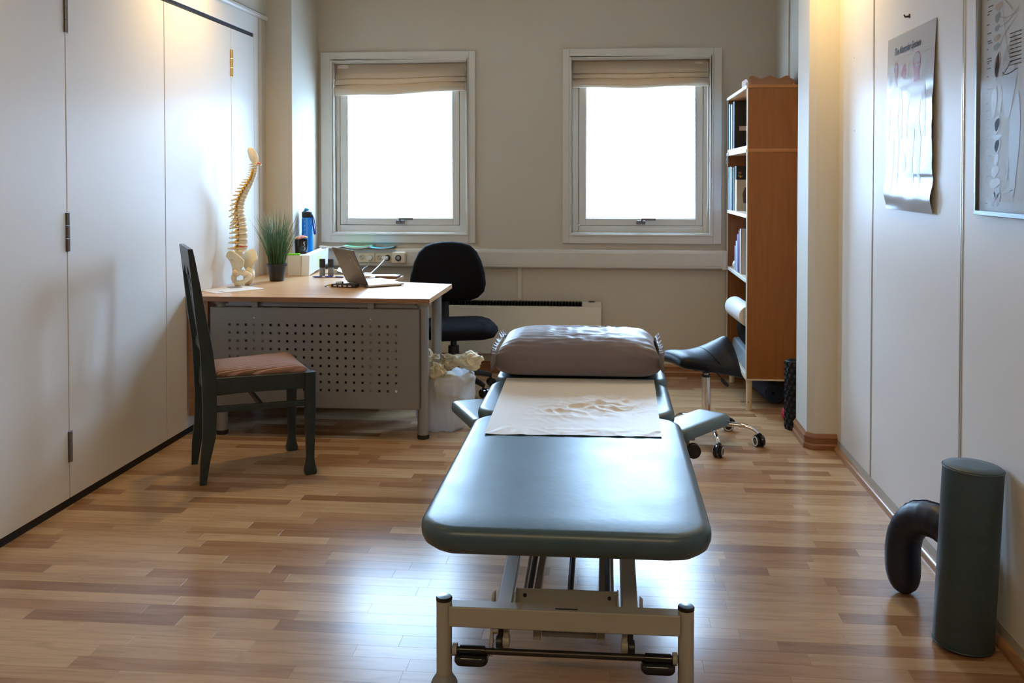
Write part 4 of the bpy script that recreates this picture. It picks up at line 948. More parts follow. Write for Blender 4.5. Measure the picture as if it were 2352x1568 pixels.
MB().rings([seatring(.006, .455), seatring(.0, .466), seatring(.004, .478), seatring(.018, .487), seatring(.05, .494), seatring(.09, .4985), seatring(.125, .500)]).build('seat_pad', st_m, dc, world=False, ang=60)

# ------------------------------------------------------------------ rubbish bag and crumpled paper
random.seed(11)
film = bpy.data.materials.new('white_bin_liner'); film.use_nodes = True
n, l = nt(film); b = n['Principled BSDF']; b.inputs['Base Color'].default_value = (.72, .72, .72, 1); b.inputs['Roughness'].default_value = .35
t1 = n.new('ShaderNodeBsdfTranslucent'); t1.inputs[0].default_value = (.75, .77, .80, 1); t2 = n.new('ShaderNodeBsdfTransparent'); m1 = n.new('ShaderNodeMixShader'); m2 = n.new('ShaderNodeMixShader')
m1.inputs[0].default_value = .45; m2.inputs[0].default_value = .12; l.new(b.outputs[0], m1.inputs[1]); l.new(t1.outputs[0], m1.inputs[2]); l.new(m1.outputs[0], m2.inputs[1]); l.new(t2.outputs[0], m2.inputs[2]); l.new(m2.outputs[0], n['Material Output'].inputs[0])
bgx, bgy = -.868, 4.925
wbn = thing('waste_bag', 'white translucent bin bag of waste on the floor beside the desk leg', 'rubbish bag', (bgx, bgy, 0))
PB = [(.0, .004), (.10, .003), (.110, .012), (.122, .06), (.134, .13), (.152, .20), (.162, .255), (.154, .285), (.135, .300)]
def bag(u, v):
    k = v * (len(PB) - 1); a = min(int(k), len(PB) - 2); t = k - a; r_ = lerp(PB[a][0], PB[a + 1][0], t); z = lerp(PB[a][1], PB[a + 1][1], t); th = u * 2 * PI
    d_ = .024 * noise.noise((math.cos(th) * 1.8, math.sin(th) * 1.8, z * 5)) + .030 * (abs(noise.noise((math.cos(th) * 4, math.sin(th) * 4, z * 3 + 2))) - .2) + .012 * abs(noise.noise((math.cos(th) * 9 + z * 9, math.sin(th) * 9, z * 7))) + .006 * math.sin(th * 13 + z * 16) * (z / .3) ** 2
    r_ = r_ * (1 + .07 * math.cos(2 * th)) + d_ * min(1, r_ / .1)
    return (bgx + r_ * math.cos(th), bgy + r_ * math.sin(th), max(z + .018 * noise.noise((math.cos(th) * 2, math.sin(th) * 2, 5)) * v ** 3, .002))
MB().grid(90, 40, bag, cu=True).build('bag_film', film, wbn, ang=80)
def fl(u, v):
    th = R(-50 + 110 * u); r_ = .135 + .030 * math.sin(PI * v) + .012 * noise.noise((u * 6, v * 3, 3)); return (bgx + r_ * math.cos(th) * 1.07, bgy + r_ * math.sin(th) * .95, .300 - .055 * v + .012 * noise.noise((u * 5, v * 2, 9)))
MB().grid(30, 8, fl).build('bag_rim', film, wbn, ang=80)
crp = mat('crumpled_cream_tissue', (.66, .60, .44), .75, bump=(40, .08))
def crumple(x, y, z, sx, sy, sz, seed, label, m=crp):
    bm = bmesh.new(); bmesh.ops.create_icosphere(bm, subdivisions=4, radius=1)
    q = MB(); q.bm.free(); q.bm = bm
    def f(v):
        d_ = v.normalized(); k = 1.12 + .60 * noise.noise(d_ * 1.3 + Vector((seed, 0, 0))) - .75 * abs(noise.noise(d_ * 1.9 + Vector((0, seed, 0)))) + .12 * abs(noise.noise(d_ * 4 + Vector((0, 0, seed))))
        return Vector((x + d_.x * sx * k, y + d_.y * sy * k, z + d_.z * sz * k))
    q.move(f); return solo('crumpled_paper', label, 'crumpled paper', q, m, (x, y, z), 'crumpled papers in the waste bag', ang=24)
crumple(bgx - .005, bgy - .01, .225, .100, .100, .062, 3, 'large crumpled cream paper filling the bag opening', crp)
crumple(bgx + .030, bgy - .040, .362, .052, .044, .036, 8, 'crumpled olive cream paper ball heaped on the waste bag centre', mat('olive_tissue', (.46, .43, .31), .8))
crumple(bgx + .135, bgy + .045, .354, .070, .050, .046, 14, 'pale folded paper sticking out right of the waste bag', mat('pale_tissue', (.74, .70, .55), .7))
crumple(bgx - .080, bgy + .030, .355, .058, .050, .055, 21, 'crumpled cream paper behind the front desk leg', crp)
crumple(bgx - .012, bgy - .128, .328, .050, .036, .040, 27, 'crumpled yellowish paper hanging at the bag front', mat('yellow_tissue', (.62, .55, .36), .8))

# ------------------------------------------------------------------ saddle stool
ss = thing('saddle_stool', 'black saddle stool on a chrome five star base near the bookcase', 'stool', (.504, 4.78, 0), R(205.5))
# local +x = rider's front
def sad(a, b_):
    """a: 0 front .. 1 rear, b: -1..1 across"""
    x = lerp(.215, -.125, a); w_ = lerp(.112, .205, min(1, a * 1.25) ** .8) * (1 - .35 * max(0, a - .8) / .2)
    zc = .462 + .004 * math.sin(a * 5) + .085 * max(0, (a - .30) / .70) ** 1.6
    drop = lerp(.010, .155, min(1, a * 1.08) ** 1.7); z = zc - drop * abs(b_) ** 1.75
    return Vector((x - .03 * abs(b_) ** 2 * a + .035 * abs(b_) ** 2 * (a > .8) * (a - .8) / .2, b_ * w_, z))
def shell(u, v):
    # closed cushion: v in [0,1] wraps over the top then the underside
    if v <= .5: b_ = -1 + 4 * v; p = sad(u, b_); return p
    b_ = 1 - 4 * (v - .5); p = sad(u, b_); return p - Vector((0, 0, .050))
sm_ = MB(); rs = []
NU, NV = 36, 32
for i in range(NU + 1):
    u = i / NU; ue = u; rr_ = []
    edge = min(1, (u / .20) if u < .20 else ((1 - u) / .10) if u > .90 else 1); hT = lerp(.036, .026, min(1, u * 2)) * math.sqrt(max(.0, 1 - (1 - edge) ** 2)) + .0005
    for k in range(NV + 1):
        b_ = -1 + 2 * k / NV; eb = math.sqrt(max(0, 1 - abs(b_) ** 6)); p = sad(u, b_); rr_.append(tuple(p + Vector((0, 0, -.026 + hT * eb))))
    for k in range(NV + 1):
        b_ = 1 - 2 * k / NV; eb = math.sqrt(max(0, 1 - abs(b_) ** 6)); p = sad(u, b_); rr_.append(tuple(p + Vector((0, 0, -.026 - hT * eb))))
    rs.append(rr_)
sm_.rings(rs); sm_.build('saddle_seat', black_vinyl, ss, world=False, ang=60)
seam_ = MB(); seam_.tube([tuple(sad(.55, b_ / 10) + Vector((0, 0, .0005))) for b_ in range(-9, 10)], .0018, 6); seam_.build('seat_seam', black_vinyl, ss, world=False)
q = MB(); q.box(-.06, .09, -.045, .045, .372, .400); q.cyl((0, 0, .35), (0, 0, .376), .022, n=20); q.cyl((-.02, 0, .395), (-.02, 0, .44), .03, n=16); q.build('tilt_mechanism', black_plastic, ss, world=False, bevel=.004)
q = MB(); q.cyl((0, 0, .300), (0, 0, .372), .0125, n=20); q.build('piston_rod', chrome, ss, world=False, ang=30)
q = MB(); q.cyl((0, 0, .330), (0, 0, .341), .023, n=24); q.build('column_ring', black_plastic, ss, world=False, bevel=.001)
q = MB(); q.cyl((0, 0, .085), (0, 0, .331), .0215, n=28); q.build('gas_column', chrome, ss, world=False, ang=30)
lv = Matrix.Rotation(R(-205.5), 4, 'Z')
q = MB(); q.tube(polyline([lv @ Vector(p) for p in ((.025, -.04, .380), (.045, -.05, .362), (.062, -.055, .345), (.072, -.055, .330))], 12), .0035, 8); q.build('height_lever', black_plastic, ss, world=False)
q = MB(); q.tube(polyline([lv @ Vector(p) for p in ((.068, -.055, .336), (.085, -.055, .315), (.105, -.056, .297))], 8), [.006, .0085, .010, .0105, .0105, .0105, .010, .009, .005], 12); q.build('lever_grip', black_plastic, ss, world=False)
q = MB(); q.lathe([(0, .070), (.030, .070), (.034, .076), (.034, .094), (.024, .100), (0, .100)], n=26); q.build('base_hub', chrome, ss, world=False, ang=35)
wr = mat('white_wheel_rim', (.75, .75, .73), .4)
for tx, ty in ((.538, 4.515), (.748, 4.722), (.640, 5.000), (.385, 4.975), (.262, 4.690)):
    a = math.atan2(ty - 4.78, tx - .504) - R(205.5); dx, dy = math.cos(a), math.sin(a); rr_ = .262
    pts = polyline([(dx * .02, dy * .02, .088), (dx * .09, dy * .09, .098), (dx * .17, dy * .17, .098), (dx * .228, dy * .228, .085), (dx * .256, dy * .256, .060)], 20)
    q = MB(); q.tube(pts, [lerp(.0135, .0105, i / 20) for i in range(21)], 14); q.build('base_leg', chrome, ss, world=False)
    wa = a + R(60 if tx < .6 else 35); wx, wy = math.cos(wa), math.sin(wa); cx__, cy__ = dx * .262, dy * .262
    c = MB()
    for sg in (-1, 1): c.cyl((cx__ + wx * .005 * sg, cy__ + wy * .005 * sg, .027), (cx__ + wx * .021 * sg, cy__ + wy * .021 * sg, .027), .027, n=26)
    c.cyl((cx__ - dx * .006, cy__ - dy * .006, .03), (cx__ - dx * .006, cy__ - dy * .006, .066), .011, n=14)
    hd_ = [(cx__ + .030 * math.cos(t) * (-wy), cy__ + .030 * math.cos(t) * wx, .027 + .030 * math.sin(t)) for t in [PI * i / 12 for i in range(13)]]
    c.tube(hd_, .009, 8, flat=1.6, up=(wx, wy, 0)); cs = c.build('caster', black_gloss, ss, world=False, ang=40)
    for sg in (-1, 1):
        k = MB(); M_ = Matrix.Translation((cx__ + wx * .0212 * sg, cy__ + wy * .0212 * sg, .027)) @ Matrix.Rotation(wa, 4, 'Z') @ Matrix.Rotation(R(90), 4, 'Y')
        k.lathe([(.0185, -.002), (.0235, -.002), (.0235, .0012), (.0185, .0012)], n=26, M=M_, loop=True); k.build('wheel_rim', wr, cs, world=False, ang=40)

# ------------------------------------------------------------------ bookcase
BX0, BX1, BY0, BY1 = .800, 1.110, 5.452, 6.345
bc = thing('bookcase', 'tall orange beech bookcase with white shelf edges and pale round legs by the right wall', 'bookcase', (.95, 5.9, 0))
def cab(z0, z1, shelves, nm):
    sd = MB(); B(BX0 + .006, BX1, BY0, BY0 + .018, z0, z1).build('side_panel', orange_veneer, bc, bevel=.001); B(BX0 + .006, BX1, BY1 - .018, BY1, z0, z1).build('side_panel', orange_veneer, bc, bevel=.001)
    B(BX1 - .008, BX1, BY0 + .018, BY1 - .018, z0, z1).build('back_panel', inner_wood, bc, smooth=False)
    for y in (BY0, BY1 - .018): B(BX0, BX0 + .006, y, y + .018, z0, z1).build('front_edge', white_edge, bc, bevel=.001)
    for z in shelves:
        B(BX0 + .008, BX1 - .008, BY0 + .018, BY1 - .018, z - .020, z).build('shelf', inner_wood if z > 1.4 else pale_wood, bc, smooth=False)
        B(BX0, BX0 + .008, BY0 + .018, BY1 - .018, z - .021, z).build('shelf_edge', white_edge, bc, bevel=.002)
cab(.182, 1.484, (.202, .752, 1.126), 'lower'); cab(1.502, 1.848, (1.522,), 'upper')
o_ = mat('orange_edge_moulding', (.40, .155, .032), .4)
q = B(BX0 - .002, BX1 + .002, BY0 - .004, BY1 + .002, 1.848, 1.868); q.build('top_panel', o_, bc, bevel=.006, seg=3)
q = B(BX0 + .006, BX1 + .002, BY0 - .004, BY1 + .002, 1.482, 1.503); q.build('middle_panel', o_, bc, bevel=.006, seg=3)
B(BX0 - .006, BX0 + .006, BY0 - .004, BY1 + .002, 1.848, 1.868).build('shelf_edge', white_edge, bc, bevel=.004); B(BX0 - .006, BX0 + .008, BY0 - .002, BY1, 1.482, 1.503).build('shelf_edge', white_edge, bc, bevel=.004)
B(BX0, BX1, BY0 - .002, BY1, .172, .182).build('bottom_panel', pale_wood, bc, bevel=.001)
for x in (BX0 + .022, BX1 - .03):
    for y in (BY0 + .022, BY1 - .14):
        k = MB(); k.cyl((x, y, 0), (x, y, .173), .0175, .0185, n=22); k.build('leg', pale_wood, bc, ang=30)
        k = MB(); k.cyl((x - .006, y - .0165, .046), (x - .006, y - .0182, .046), .003, n=10); k.build('leg_screw', black_gap, bc)
# rack of wavy slats on top
rk = thing('slat_rack', 'brown wooden rack with wavy slats on top of the bookcase', 'wooden rack', (.955, 5.72, 1.868))
for k, (yo, zo, h_) in enumerate(((5.60, 1.872, .026), (5.635, 1.892, .024), (5.675, 1.912, .022))):
    top_ = [(.842 + .238 * i / 40, zo + h_ + .009 * math.sin(i / 40 * 2 * PI * 2.35 + .3)) for i in range(41)]
    bot_ = [(.842 + .238 * i / 40, zo + .006 * math.sin(i / 40 * 2 * PI * 2.35 + .3)) for i in range(40, -1, -1)]
    q = MB()
    rs = [[(x, yo, zb), (x, yo, zt_), (x, yo + .012, zt_), (x, yo + .012, zb)] for (x, zt_), (_, zb) in zip(top_, bot_[::-1])]
    q.rings(rs); q.build('wavy_slat', rack_wood, rk, ang=40)
for x in (.826, 1.076):
    q = MB(); arc = [(5.59 + .15 * (1 - math.cos(R(a))), 1.868 + .060 * math.sin(R(a)) ** .7) for a in range(0, 91, 9)]; q.prism([(5.59, 1.868)] + arc[1:] + [(5.86, 1.928), (5.86, 1.868)], x, x + .018, 'x'); q.build('end_board', rack_wood, rk, bevel=.003)
B(.842, 1.078, 5.845, 5.857, 1.868, 1.926).build('back_slat', rack_wood, rk, bevel=.002)
q = MB(); q.cyl((.815, 5.56, 1.868), (.815, 5.56, 1.890), .010, n=16); q.cyl((.815, 5.56, 1.890), (.815, 5.56, 1.894), .006, n=12)
solo('small_white_jar', 'tiny white capped jar on the bookcase top at the left of the rack', 'jar', q, white_plastic, (.815, 5.56, 1.868), ang=40)
# contents, top shelf
def book(name, label, x0, x1, y0, y1, z0, z1, m, group=None, pages=True, cat='book'):
    t = thing(name, label, cat, ((x0 + x1) / 2, (y0 + y1) / 2, z0), group=group)
    cv = MB(); cv.box(x0, x1, y0, y0 + .0022, z0, z1); cv.box(x0, x1, y1 - .0022, y1, z0, z1); cv.box(x0, x0 + .003, y0, y1, z0, z1); cv.build('cover', m, t, smooth=False)
    B(x0 + .003, x1 - .004, y0 + .0022, y1 - .0022, z0 + .003, z1 - .003).build('pages', paper_white, t, smooth=False)
    return t
S1, S2, S3, S0 = 1.522, 1.126, .752, .202
book('ring_binder', 'slim pale blue binder at the far end of the top shelf', .806, 1.08, 6.245, 6.30, S1, S1 + .300, mat('pale_blue_binder', (.42, .62, .80), .4), 'binders on the top shelf', cat='binder')
book('ring_binder', 'white binder between the blue and the black binder on the top shelf', .812, 1.08, 6.185, 6.240, S1, S1 + .292, mat('white_binder', (.78, .80, .82), .4), 'binders on the top shelf', cat='binder')
bb_ = book('ring_binder', 'black binder with a white label facing the room on the top shelf', .815, 1.09, 6.100, 6.178, S1, S1 + .305, mat('black_binder', (.014, .014, .016), .5), 'binders on the top shelf', cat='binder')
B(.845, .905, 6.0985, 6.1002, S1 + .118, S1 + .146).build('label_sticker', mat('pinkish_label', (.72, .66, .64), .6), bb_, smooth=False)
# second shelf
for k, (lab, c, y0, y1, h_) in enumerate((('light blue paperback at the far end of the second shelf', (.25, .52, .80), 6.27, 6.315, .282), ('pale lilac paperback second from the far end on the second shelf', (.62, .58, .74), 6.225, 6.266, .284), ('white paperback third from the far end on the second shelf', (.74, .76, .80), 6.195, 6.222, .280), ('thin black folder beside the white paperback on the second shelf', (.02, .02, .025), 6.172, 6.192, .270), ('thin pale blue booklet next to the cover facing box, second shelf', (.50, .66, .78), 6.150, 6.169, .274))):
    book('book', lab, .806 + .003 * k, 1.02, y0, y1, S2, S2 + h_, mat('book_cover', c, .45), 'books on the second shelf')
bx = thing('device_box', 'beige box with black band and coloured squares on the second shelf', 'box', (.95, 6.1, S2))
B(.828, 1.08, 6.085, 6.145, S2, S2 + .285).build('box_body', mat('beige_printed_card', (.52, .46, .36), .5), bx, bevel=.001)
B(.826, 1.082, 6.083, 6.147, S2 + .200, S2 + .287).build('box_band', mat('black_band', (.012, .011, .014), .5), bx, smooth=False)
for dx, dz, c in ((.852, .242, (.60, .12, .04)), (.842, .226, (.10, .25, .08)), (.852, .220, (.70, .40, .04)), (.862, .222, (.06, .12, .35)), (.843, .244, (.08, .22, .10))): B(dx - .005, dx + .006, 6.0824, 6.0834, S2 + dz - .006, S2 + dz + .006).build('printed_square', mat('print_colour', c, .5), bx, smooth=False)
q = MB(); q.add([(.872, 6.0846, S2 + .05), (.93, 6.0846, S2 + .05), (.93, 6.0846, S2 + .155), (.880, 6.0846, S2 + .150), (.866, 6.0846, S2 + .105)], [(0, 1, 2, 3, 4)]); q.build('printed_figure', mat('brown_print', (.10, .05, .03), .5), bx, smooth=False)
lp = MB(); lp.tube(polyline([(.792, 6.22, 1.50), (.780, 6.20, 1.46), (.776, 6.19, 1.44), (.784, 6.21, 1.43), (.790, 6.22, 1.47), (.793, 6.215, 1.503)], 20), .0016, 6)
solo('cord_loop', 'thin grey cord loop hanging over the edge of the top shelf', 'cord', lp, mat('grey_cord', (.35, .36, .40), .5), (.786, 6.21, 1.48))
# third shelf
for k, (lab, c, h_, y0, y1) in enumerate((('small grey lilac book, lowest of the row on the third shelf', (.42, .40, .52), .155, 5.992, 6.040), ('pale blue book second lowest on the third shelf', (.46, .60, .76), .190, 5.935, 5.985), ('violet blue book in the middle of the third shelf row', (.16, .18, .42), .235, 5.870, 5.928), ('dark maroon book near the front side panel, third shelf', (.16, .03, .04), .262, 5.815, 5.865), ('white tall book closest to the front side panel, third shelf', (.70, .70, .70), .275, 5.765, 5.810))):
    book('book', lab, .812, 1.0, y0, y1, S3, S3 + h_, mat('book_cover', c, .45), 'books on the third shelf')
q = MB(); q.ball((.836, 6.10, S3 + .030), .030, 1, 1, 1, 18); solo('white_ball', 'small white ball beside the lowest book on the third shelf', 'ball', q, white_plastic, (.836, 6.1, S3))
# bottom shelf
pr_ = thing('paper_roll', 'white couch paper roll lying on the black cushion in the bookcase', 'paper roll', (.86, 5.75, .52))
A0, A1 = Vector((.838, 5.585, .522)), Vector((.806, 5.98, .530)); dv = (A1 - A0).normalized()
Mr = Matrix.Translation(A0) @ dv.to_track_quat('Z', 'Y').to_matrix().to_4x4()
q = MB(); q.lathe([(.022, 0), (.060, 0), (.062, .003), (.062, .395), (.060, .398), (.022, .398)], n=34, M=Mr, loop=True); q.build('roll_paper', paper_white, pr_, ang=40)
q = MB(); q.lathe([(.0185, -.001), (.0225, -.001), (.0225, .399), (.0185, .399)], n=26, M=Mr, loop=True); q.build('cardboard_core', mat('brown_core', (.20, .12, .075), .8), pr_, ang=40)
q = MB().pad(.83, 1.07, 5.62, 6.12, .302, .462, .06, [(.05, 0), (.015, .12), (0, .45), (.012, .85), (.05, 1.0)], 8, .004)
solo('black_cushion', 'black cushion under the paper roll on the bottom shelf', 'cushion', q, black_fabric, (.95, 5.87, .302), ang=60)
q = MB(); q.prism([(.815, S0), (1.08, S0), (1.08, .300), (.826, .300)], 5.60, 6.2, 'y')
solo('grey_foam_block', 'blue grey foam block at the bottom of the bookcase', 'foam block', q, mat('blue_grey_foam', (.26, .34, .40), .6), (.95, 5.9, S0), bevel=.012)
# under and beside the bookcase
mt = thing('rolled_mat', 'navy exercise mat rolled up under the bookcase', 'exercise mat', (1.0, 5.85, 0))
spi = []
for k in range(0, 90):
    t = k / 89; a = t * 4.2 * 2 * PI; r_ = lerp(.012, .058, t); spi.append((.985 + r_ * math.cos(a), .0665 + r_ * math.sin(a)))
q = MB(); rs = []
for x, z in spi: pass
q.grid(len(spi) - 1, 1, lambda u, v: (spi[min(int(round(u * (len(spi) - 1))), len(spi) - 1)][0] + (-.05 * v), lerp(5.60, 6.20, v), spi[min(int(round(u * (len(spi) - 1))), len(spi) - 1)][1]))
q.build('mat_sheet', mat('navy_foam_mat', (.020, .038, .085), .7), mt, solid=.0085, ang=60)
rol_m = mat('black_rubber_foam', (.004, .004, .005), .7, spec=.3)
fr_ = thing('foam_roller', 'black knobbly foam roller standing behind the wall column', 'foam roller', (1.010, 5.075, 0))
def rol(u, v):
    th = u * 2 * PI; z = v * .363; r_ = .059 + .0055 * max(-.4, math.sin(th * 12 + (int(z / .03) % 2) * PI)) * (1 if .3 < (z / .03) % 1 < .9 else .2)
    return (1.010 + r_ * math.cos(th), 5.075 + r_ * math.sin(th), z)
q = MB(); q.grid(96, 60, rol, cu=True); q.build('roller_skin', rol_m, fr_, ang=40)
q = MB(); q.lathe([(.058, .001), (.058, .362), (.055, .366), (.044, .366), (.041, .360), (.040, .02), (.040, .001)], (1.010, 5.075, 0), 36, loop=True); q.build('roller_core', black_plastic, fr_, ang=40)
rb = MB(); cB = Vector((1.0, 5.205, .046))
def sb(u, v):
    th = u * 2 * PI; ph = v * PI; d_ = Vector((math.sin(ph) * math.cos(th), math.sin(ph) * math.sin(th), -math.cos(ph))); r_ = .0435 + .0030 * math.sin(th * 14) * math.sin(ph * 9)
    p = cB + d_ * r_; return tuple(p)
rb.grid(84, 50, sb, cu=True); solo('massage_ball', 'red knobbly massage ball on the floor behind the black roller', 'massage ball', rb, mat('red_rubber', (.42, .02, .04), .4), (1.0, 5.205, 0), ang=60)

# ------------------------------------------------------------------ bolster and horseshoe cushion
bo = thing('bolster', 'dark teal cylindrical bolster standing against the right wall', 'bolster', (1.022, 2.745, 0))
Mt = Matrix.Translation((1.016, 2.745, 0)) @ Matrix.Rotation(R(2.6), 4, 'Y')
q = MB(); q.lathe([(0, .004), (.070, .004), (.078, .006), (.081, .014), (.081, .505), (.080, .512)], n=48, M=Mt); q.build('bolster_body', bolster_vinyl, bo, ang=40)
q = MB(); q.lathe([(.080, .508), (.079, .515), (.074, .518), (.04, .5195), (0, .520)], n=48, M=Mt); q.build('end_disc', bolster_vinyl, bo, ang=40)
for z in (.511, .010): 
    q = MB(); q.tube([tuple(Mt @ Vector((.081 * math.cos(2 * PI * k / 48), .081 * math.sin(2 * PI * k / 48), z))) for k in range(48)], .0022, 8, closed=True); q.build('piping', bolster_vinyl, bo)
hc_ = thing('horseshoe_cushion', 'navy vinyl horseshoe face cushion standing behind the bolster', 'cushion', (1.0, 3.02, 0))
l1, l2 = Vector((.950, 3.085, 0)), Vector((1.062, 2.905, 0)); ex = (l2 - l1); sep = ex.length; ex.normalize(); mid = (l1 + l2) / 2
ey = Vector((ex.y, -ex.x, 0)); ez = (Vector((0, 0, 1)) + Vector((.07, .04, 0))).normalized()
pts = [(-.084, .004), (-.106, .075), (-.112, .15), (-.100, .205), (-.065, .248), (0, .264), (.065, .248), (.100, .205), (.112, .15), (.106, .075), (.084, .004)]
pp_ = polyline([mid + ex * a + ez * b_ for a, b_ in pts], 60)
rads = [(.036 + .018 * math.sin(PI * min(1, i / 26)) ) if i < 30 else (.036 + .018 * math.sin(PI * min(1, (60 - i) / 26))) for i in range(61)]
rads = [max(.012, .0565 * math.sqrt(max(0, 1 - (1 - min(1, min(i, 60 - i) / 7)) ** 2))) + .0012 * math.sin(i * 2.1) * (abs(i - 30) < 14) for i in range(61)]
q = MB(); q.tube([tuple(p) for p in pp_], rads, 26, flat=.95, up=tuple(ey)); pass
q.move(lambda v: Vector((min(v.x, 1.126), v.y, max(v.z, .0005)))); q.build('cushion_tube', navy_vinyl, hc_, ang=70)
q = MB(); q.tube([tuple(p + (p - mid - ez * .13).normalized() * (r_ * .985)) for p, r_ in list(zip(pp_, rads))[8:53]], .0022, 6); q.move(lambda v: Vector((min(v.x, 1.128), v.y, max(v.z, .0005)))); q.build('seam', navy_vinyl, hc_)

# ------------------------------------------------------------------ posters
gloss_paper = mat('glossy_poster_paper', (.50, .51, .53), .27, spec=.42, bump=(26, .08))
def prt(name, c): return mat(name, c, .32, spec=.4)
po = thing('muscle_poster', 'curled glossy anatomy poster of the muscles pinned to the right wall', 'poster', (XR, 3.61, 1.215))
PY0, PY1, PZ0, PZ1 = 3.892, 3.338, 1.212, 1.885
def psurf(u, v, off=0.):
    """u 0 far..1 near, v 0 bottom..1 top"""
    lift = .003 + .011 * math.sin(PI * min(1, (1 - v)) ** 1.1) * (.25 + .75 * u) + .007 * math.exp(-((v - .09) / .05) ** 2) + .004 * (1 - v)
    wv_ = .0036 * noise.noise((u * 1.6, v * 9, 2)) + .0016 * noise.noise((u * 4, v * 21, 6)); amp = max(0, min(1, (.72 - v) / .2)) * .7 + .3 * (v < .85)
    lift += .004 * math.sin(v * 13 + u * 1.5) * (v < .2)
    return (XR - max(lift + wv_ * amp, .002) - off, lerp(PY0, PY1, u), lerp(PZ0, PZ1, v) - .004 * u * (1 - v))
MB().grid(60, 110, lambda u, v: psurf(u, v)).build('poster_sheet', gloss_paper, po, ang=80)
def pblob(name, m, cu, cv, ru, rv, off=.0006, fn=None, parent=po, surf=psurf, n=22, rr=4):
    q = MB(); vs = [surf(cu, cv, off)]; fs = []
    for r_ in range(1, rr + 1):
        for k in range(n):
            a = 2 * PI * k / n; s_ = r_ / rr * (fn(a) if fn else 1); vs.append(surf(cu + ru * math.cos(a) * s_, cv + rv * math.sin(a) * s_, off))
    for k in range(n): fs.append((0, 1 + k, 1 + (k + 1) % n))
    for r_ in range(rr - 1):
        for k in range(n): fs.append((1 + r_ * n + k, 1 + (r_ + 1) * n + k, 1 + (r_ + 1) * n + (k + 1) % n, 1 + r_ * n + (k + 1) % n))
    q.add(vs, fs); return q.build(name, m, parent, ang=80)
def ppoly(name, m, pts, w_, off=.0006, parent=po, surf=psurf, asp=1.):
    """ribbon along uv points with half widths"""
    P = polyline([(a, b_, 0) for a, b_ in pts], 24); ws = w_ if hasattr(w_, '__len__') else [w_] * 2; q = MB(); vs = []; N = len(P)
    for i, p in enumerate(P):
        t = (P[min(i + 1, N - 1)] - P[max(i - 1, 0)]).normalized(); k = i / (N - 1) * (len(ws) - 1); a = min(int(k), len(ws) - 2); hw = lerp(ws[a], ws[a + 1], k - a)
        nx, ny = -t.y, t.x; vs += [surf(p.x + nx * hw, p.y + ny * hw * asp, off), surf(p.x - nx * hw, p.y - ny * hw * asp, off)]
    q.add(vs, [(2 * i, 2 * i + 1, 2 * i + 3, 2 * i + 2) for i in range(N - 1)]); return q.build(name, m, parent, ang=80)
red = prt('print_muscle_red', (.30, .055, .045)); red2 = prt('print_muscle_pale', (.46, .22, .20)); brn = prt('print_brown', (.22, .10, .06)); gry = prt('print_grey', (.36, .37, .39)); pbone = prt('print_bone', (.50, .46, .42)); blk = prt('print_black', (.012, .012, .014))
vs, fs = text_verts('The Muscular System', 1.0, .034, .32); wmax = max(v[0] for v in vs)
q = MB(); q.add([psurf(.155 + .575 * v[0] / wmax, .893 + .056 * v[1] - .028 * v[0] / wmax * 0, .0008) for v in vs], fs); q.build('poster_title', blk, po, smooth=False)
# figures: front view (large head), back view, and middle detail
def figure(cu, s_, hv_, hr, tone, tone2, torso_tone, skull):
    pblob('printed_head', tone, cu, .805, hr, hv_); pblob('printed_skull', skull, cu, .820, hr * .80, hv_ * .66, .0009)
    ppoly('printed_neck', tone, [(cu, .775), (cu, .700)], [hr * .62, hr * .58])
    ppoly('printed_torso', torso_tone, [(cu, .710), (cu, .685), (cu, .62), (cu, .52), (cu, .45)], [.04, .150 * s_, .13 * s_, .09 * s_, .105 * s_])  # torso and arms in a paler pink than the head
    for sg in (-1, 1):
        ppoly('printed_arm', torso_tone, [(cu + sg * .135 * s_, .685), (cu + sg * .175 * s_, .58), (cu + sg * .185 * s_, .48), (cu + sg * .19 * s_, .40)], [.042 * s_, .034 * s_, .026 * s_, .012])
        ppoly('printed_leg', tone2, [(cu + sg * .060 * s_, .46), (cu + sg * .072 * s_, .34), (cu + sg * .068 * s_, .24), (cu + sg * .070 * s_, .14), (cu + sg * .085 * s_, .110)], [.056 * s_, .048 * s_, .032 * s_, .020 * s_, .030 * s_])
        pblob('printed_eye', red, cu + sg * hr * .38, .800, hr * .2, hv_ * .13, .0012, n=12, rr=2)
        ppoly('printed_jaw', pbone, [(cu + sg * hr * .75, .795), (cu + sg * hr * .5, .772)], [.006, .004], .0012)
figure(.215, .80, .045, .050, prt('print_face_orange', (.33, .10, .05)), red2, prt('print_faded', (.42, .34, .34)), brn)
figure(.665, 1.0, .060, .080, red, pbone, prt('print_pale_pink_b', (.42, .34, .34)), prt('print_skull_grey', (.34, .33, .34)))
pblob('printed_detail', red, .405, .780, .055, .042); ppoly('printed_detail', gry, [(.43, .80), (.47, .82)], [.006, .006]); ppoly('printed_detail', gry, [(.40, .80), (.38, .825)], [.005, .005]); ppoly('printed_detail', prt('print_tan', (.45, .38, .30)), [(.475, .825), (.470, .74)], [.022, .022])
pblob('printed_detail', prt('print_red_fan', (.44, .24, .22)), .42, .27, .055, .055)
for k in range(13):
    ppoly('printed_line', gry, [(.80, .862 - k * .0125), (.80 + random.uniform(.05, .085), .862 - k * .0125)], [.0020, .0020]); ppoly('printed_line', gry, [(.885, .852 - k * .0125), (.885 + random.uniform(.04, .07), .852 - k * .0125)], [.0020, .0020])
for k in range(8): ppoly('printed_line', gry, [(.045, .80 - k * .0125), (.045 + random.uniform(.04, .075), .80 - k * .0125)], [.0020, .0020])
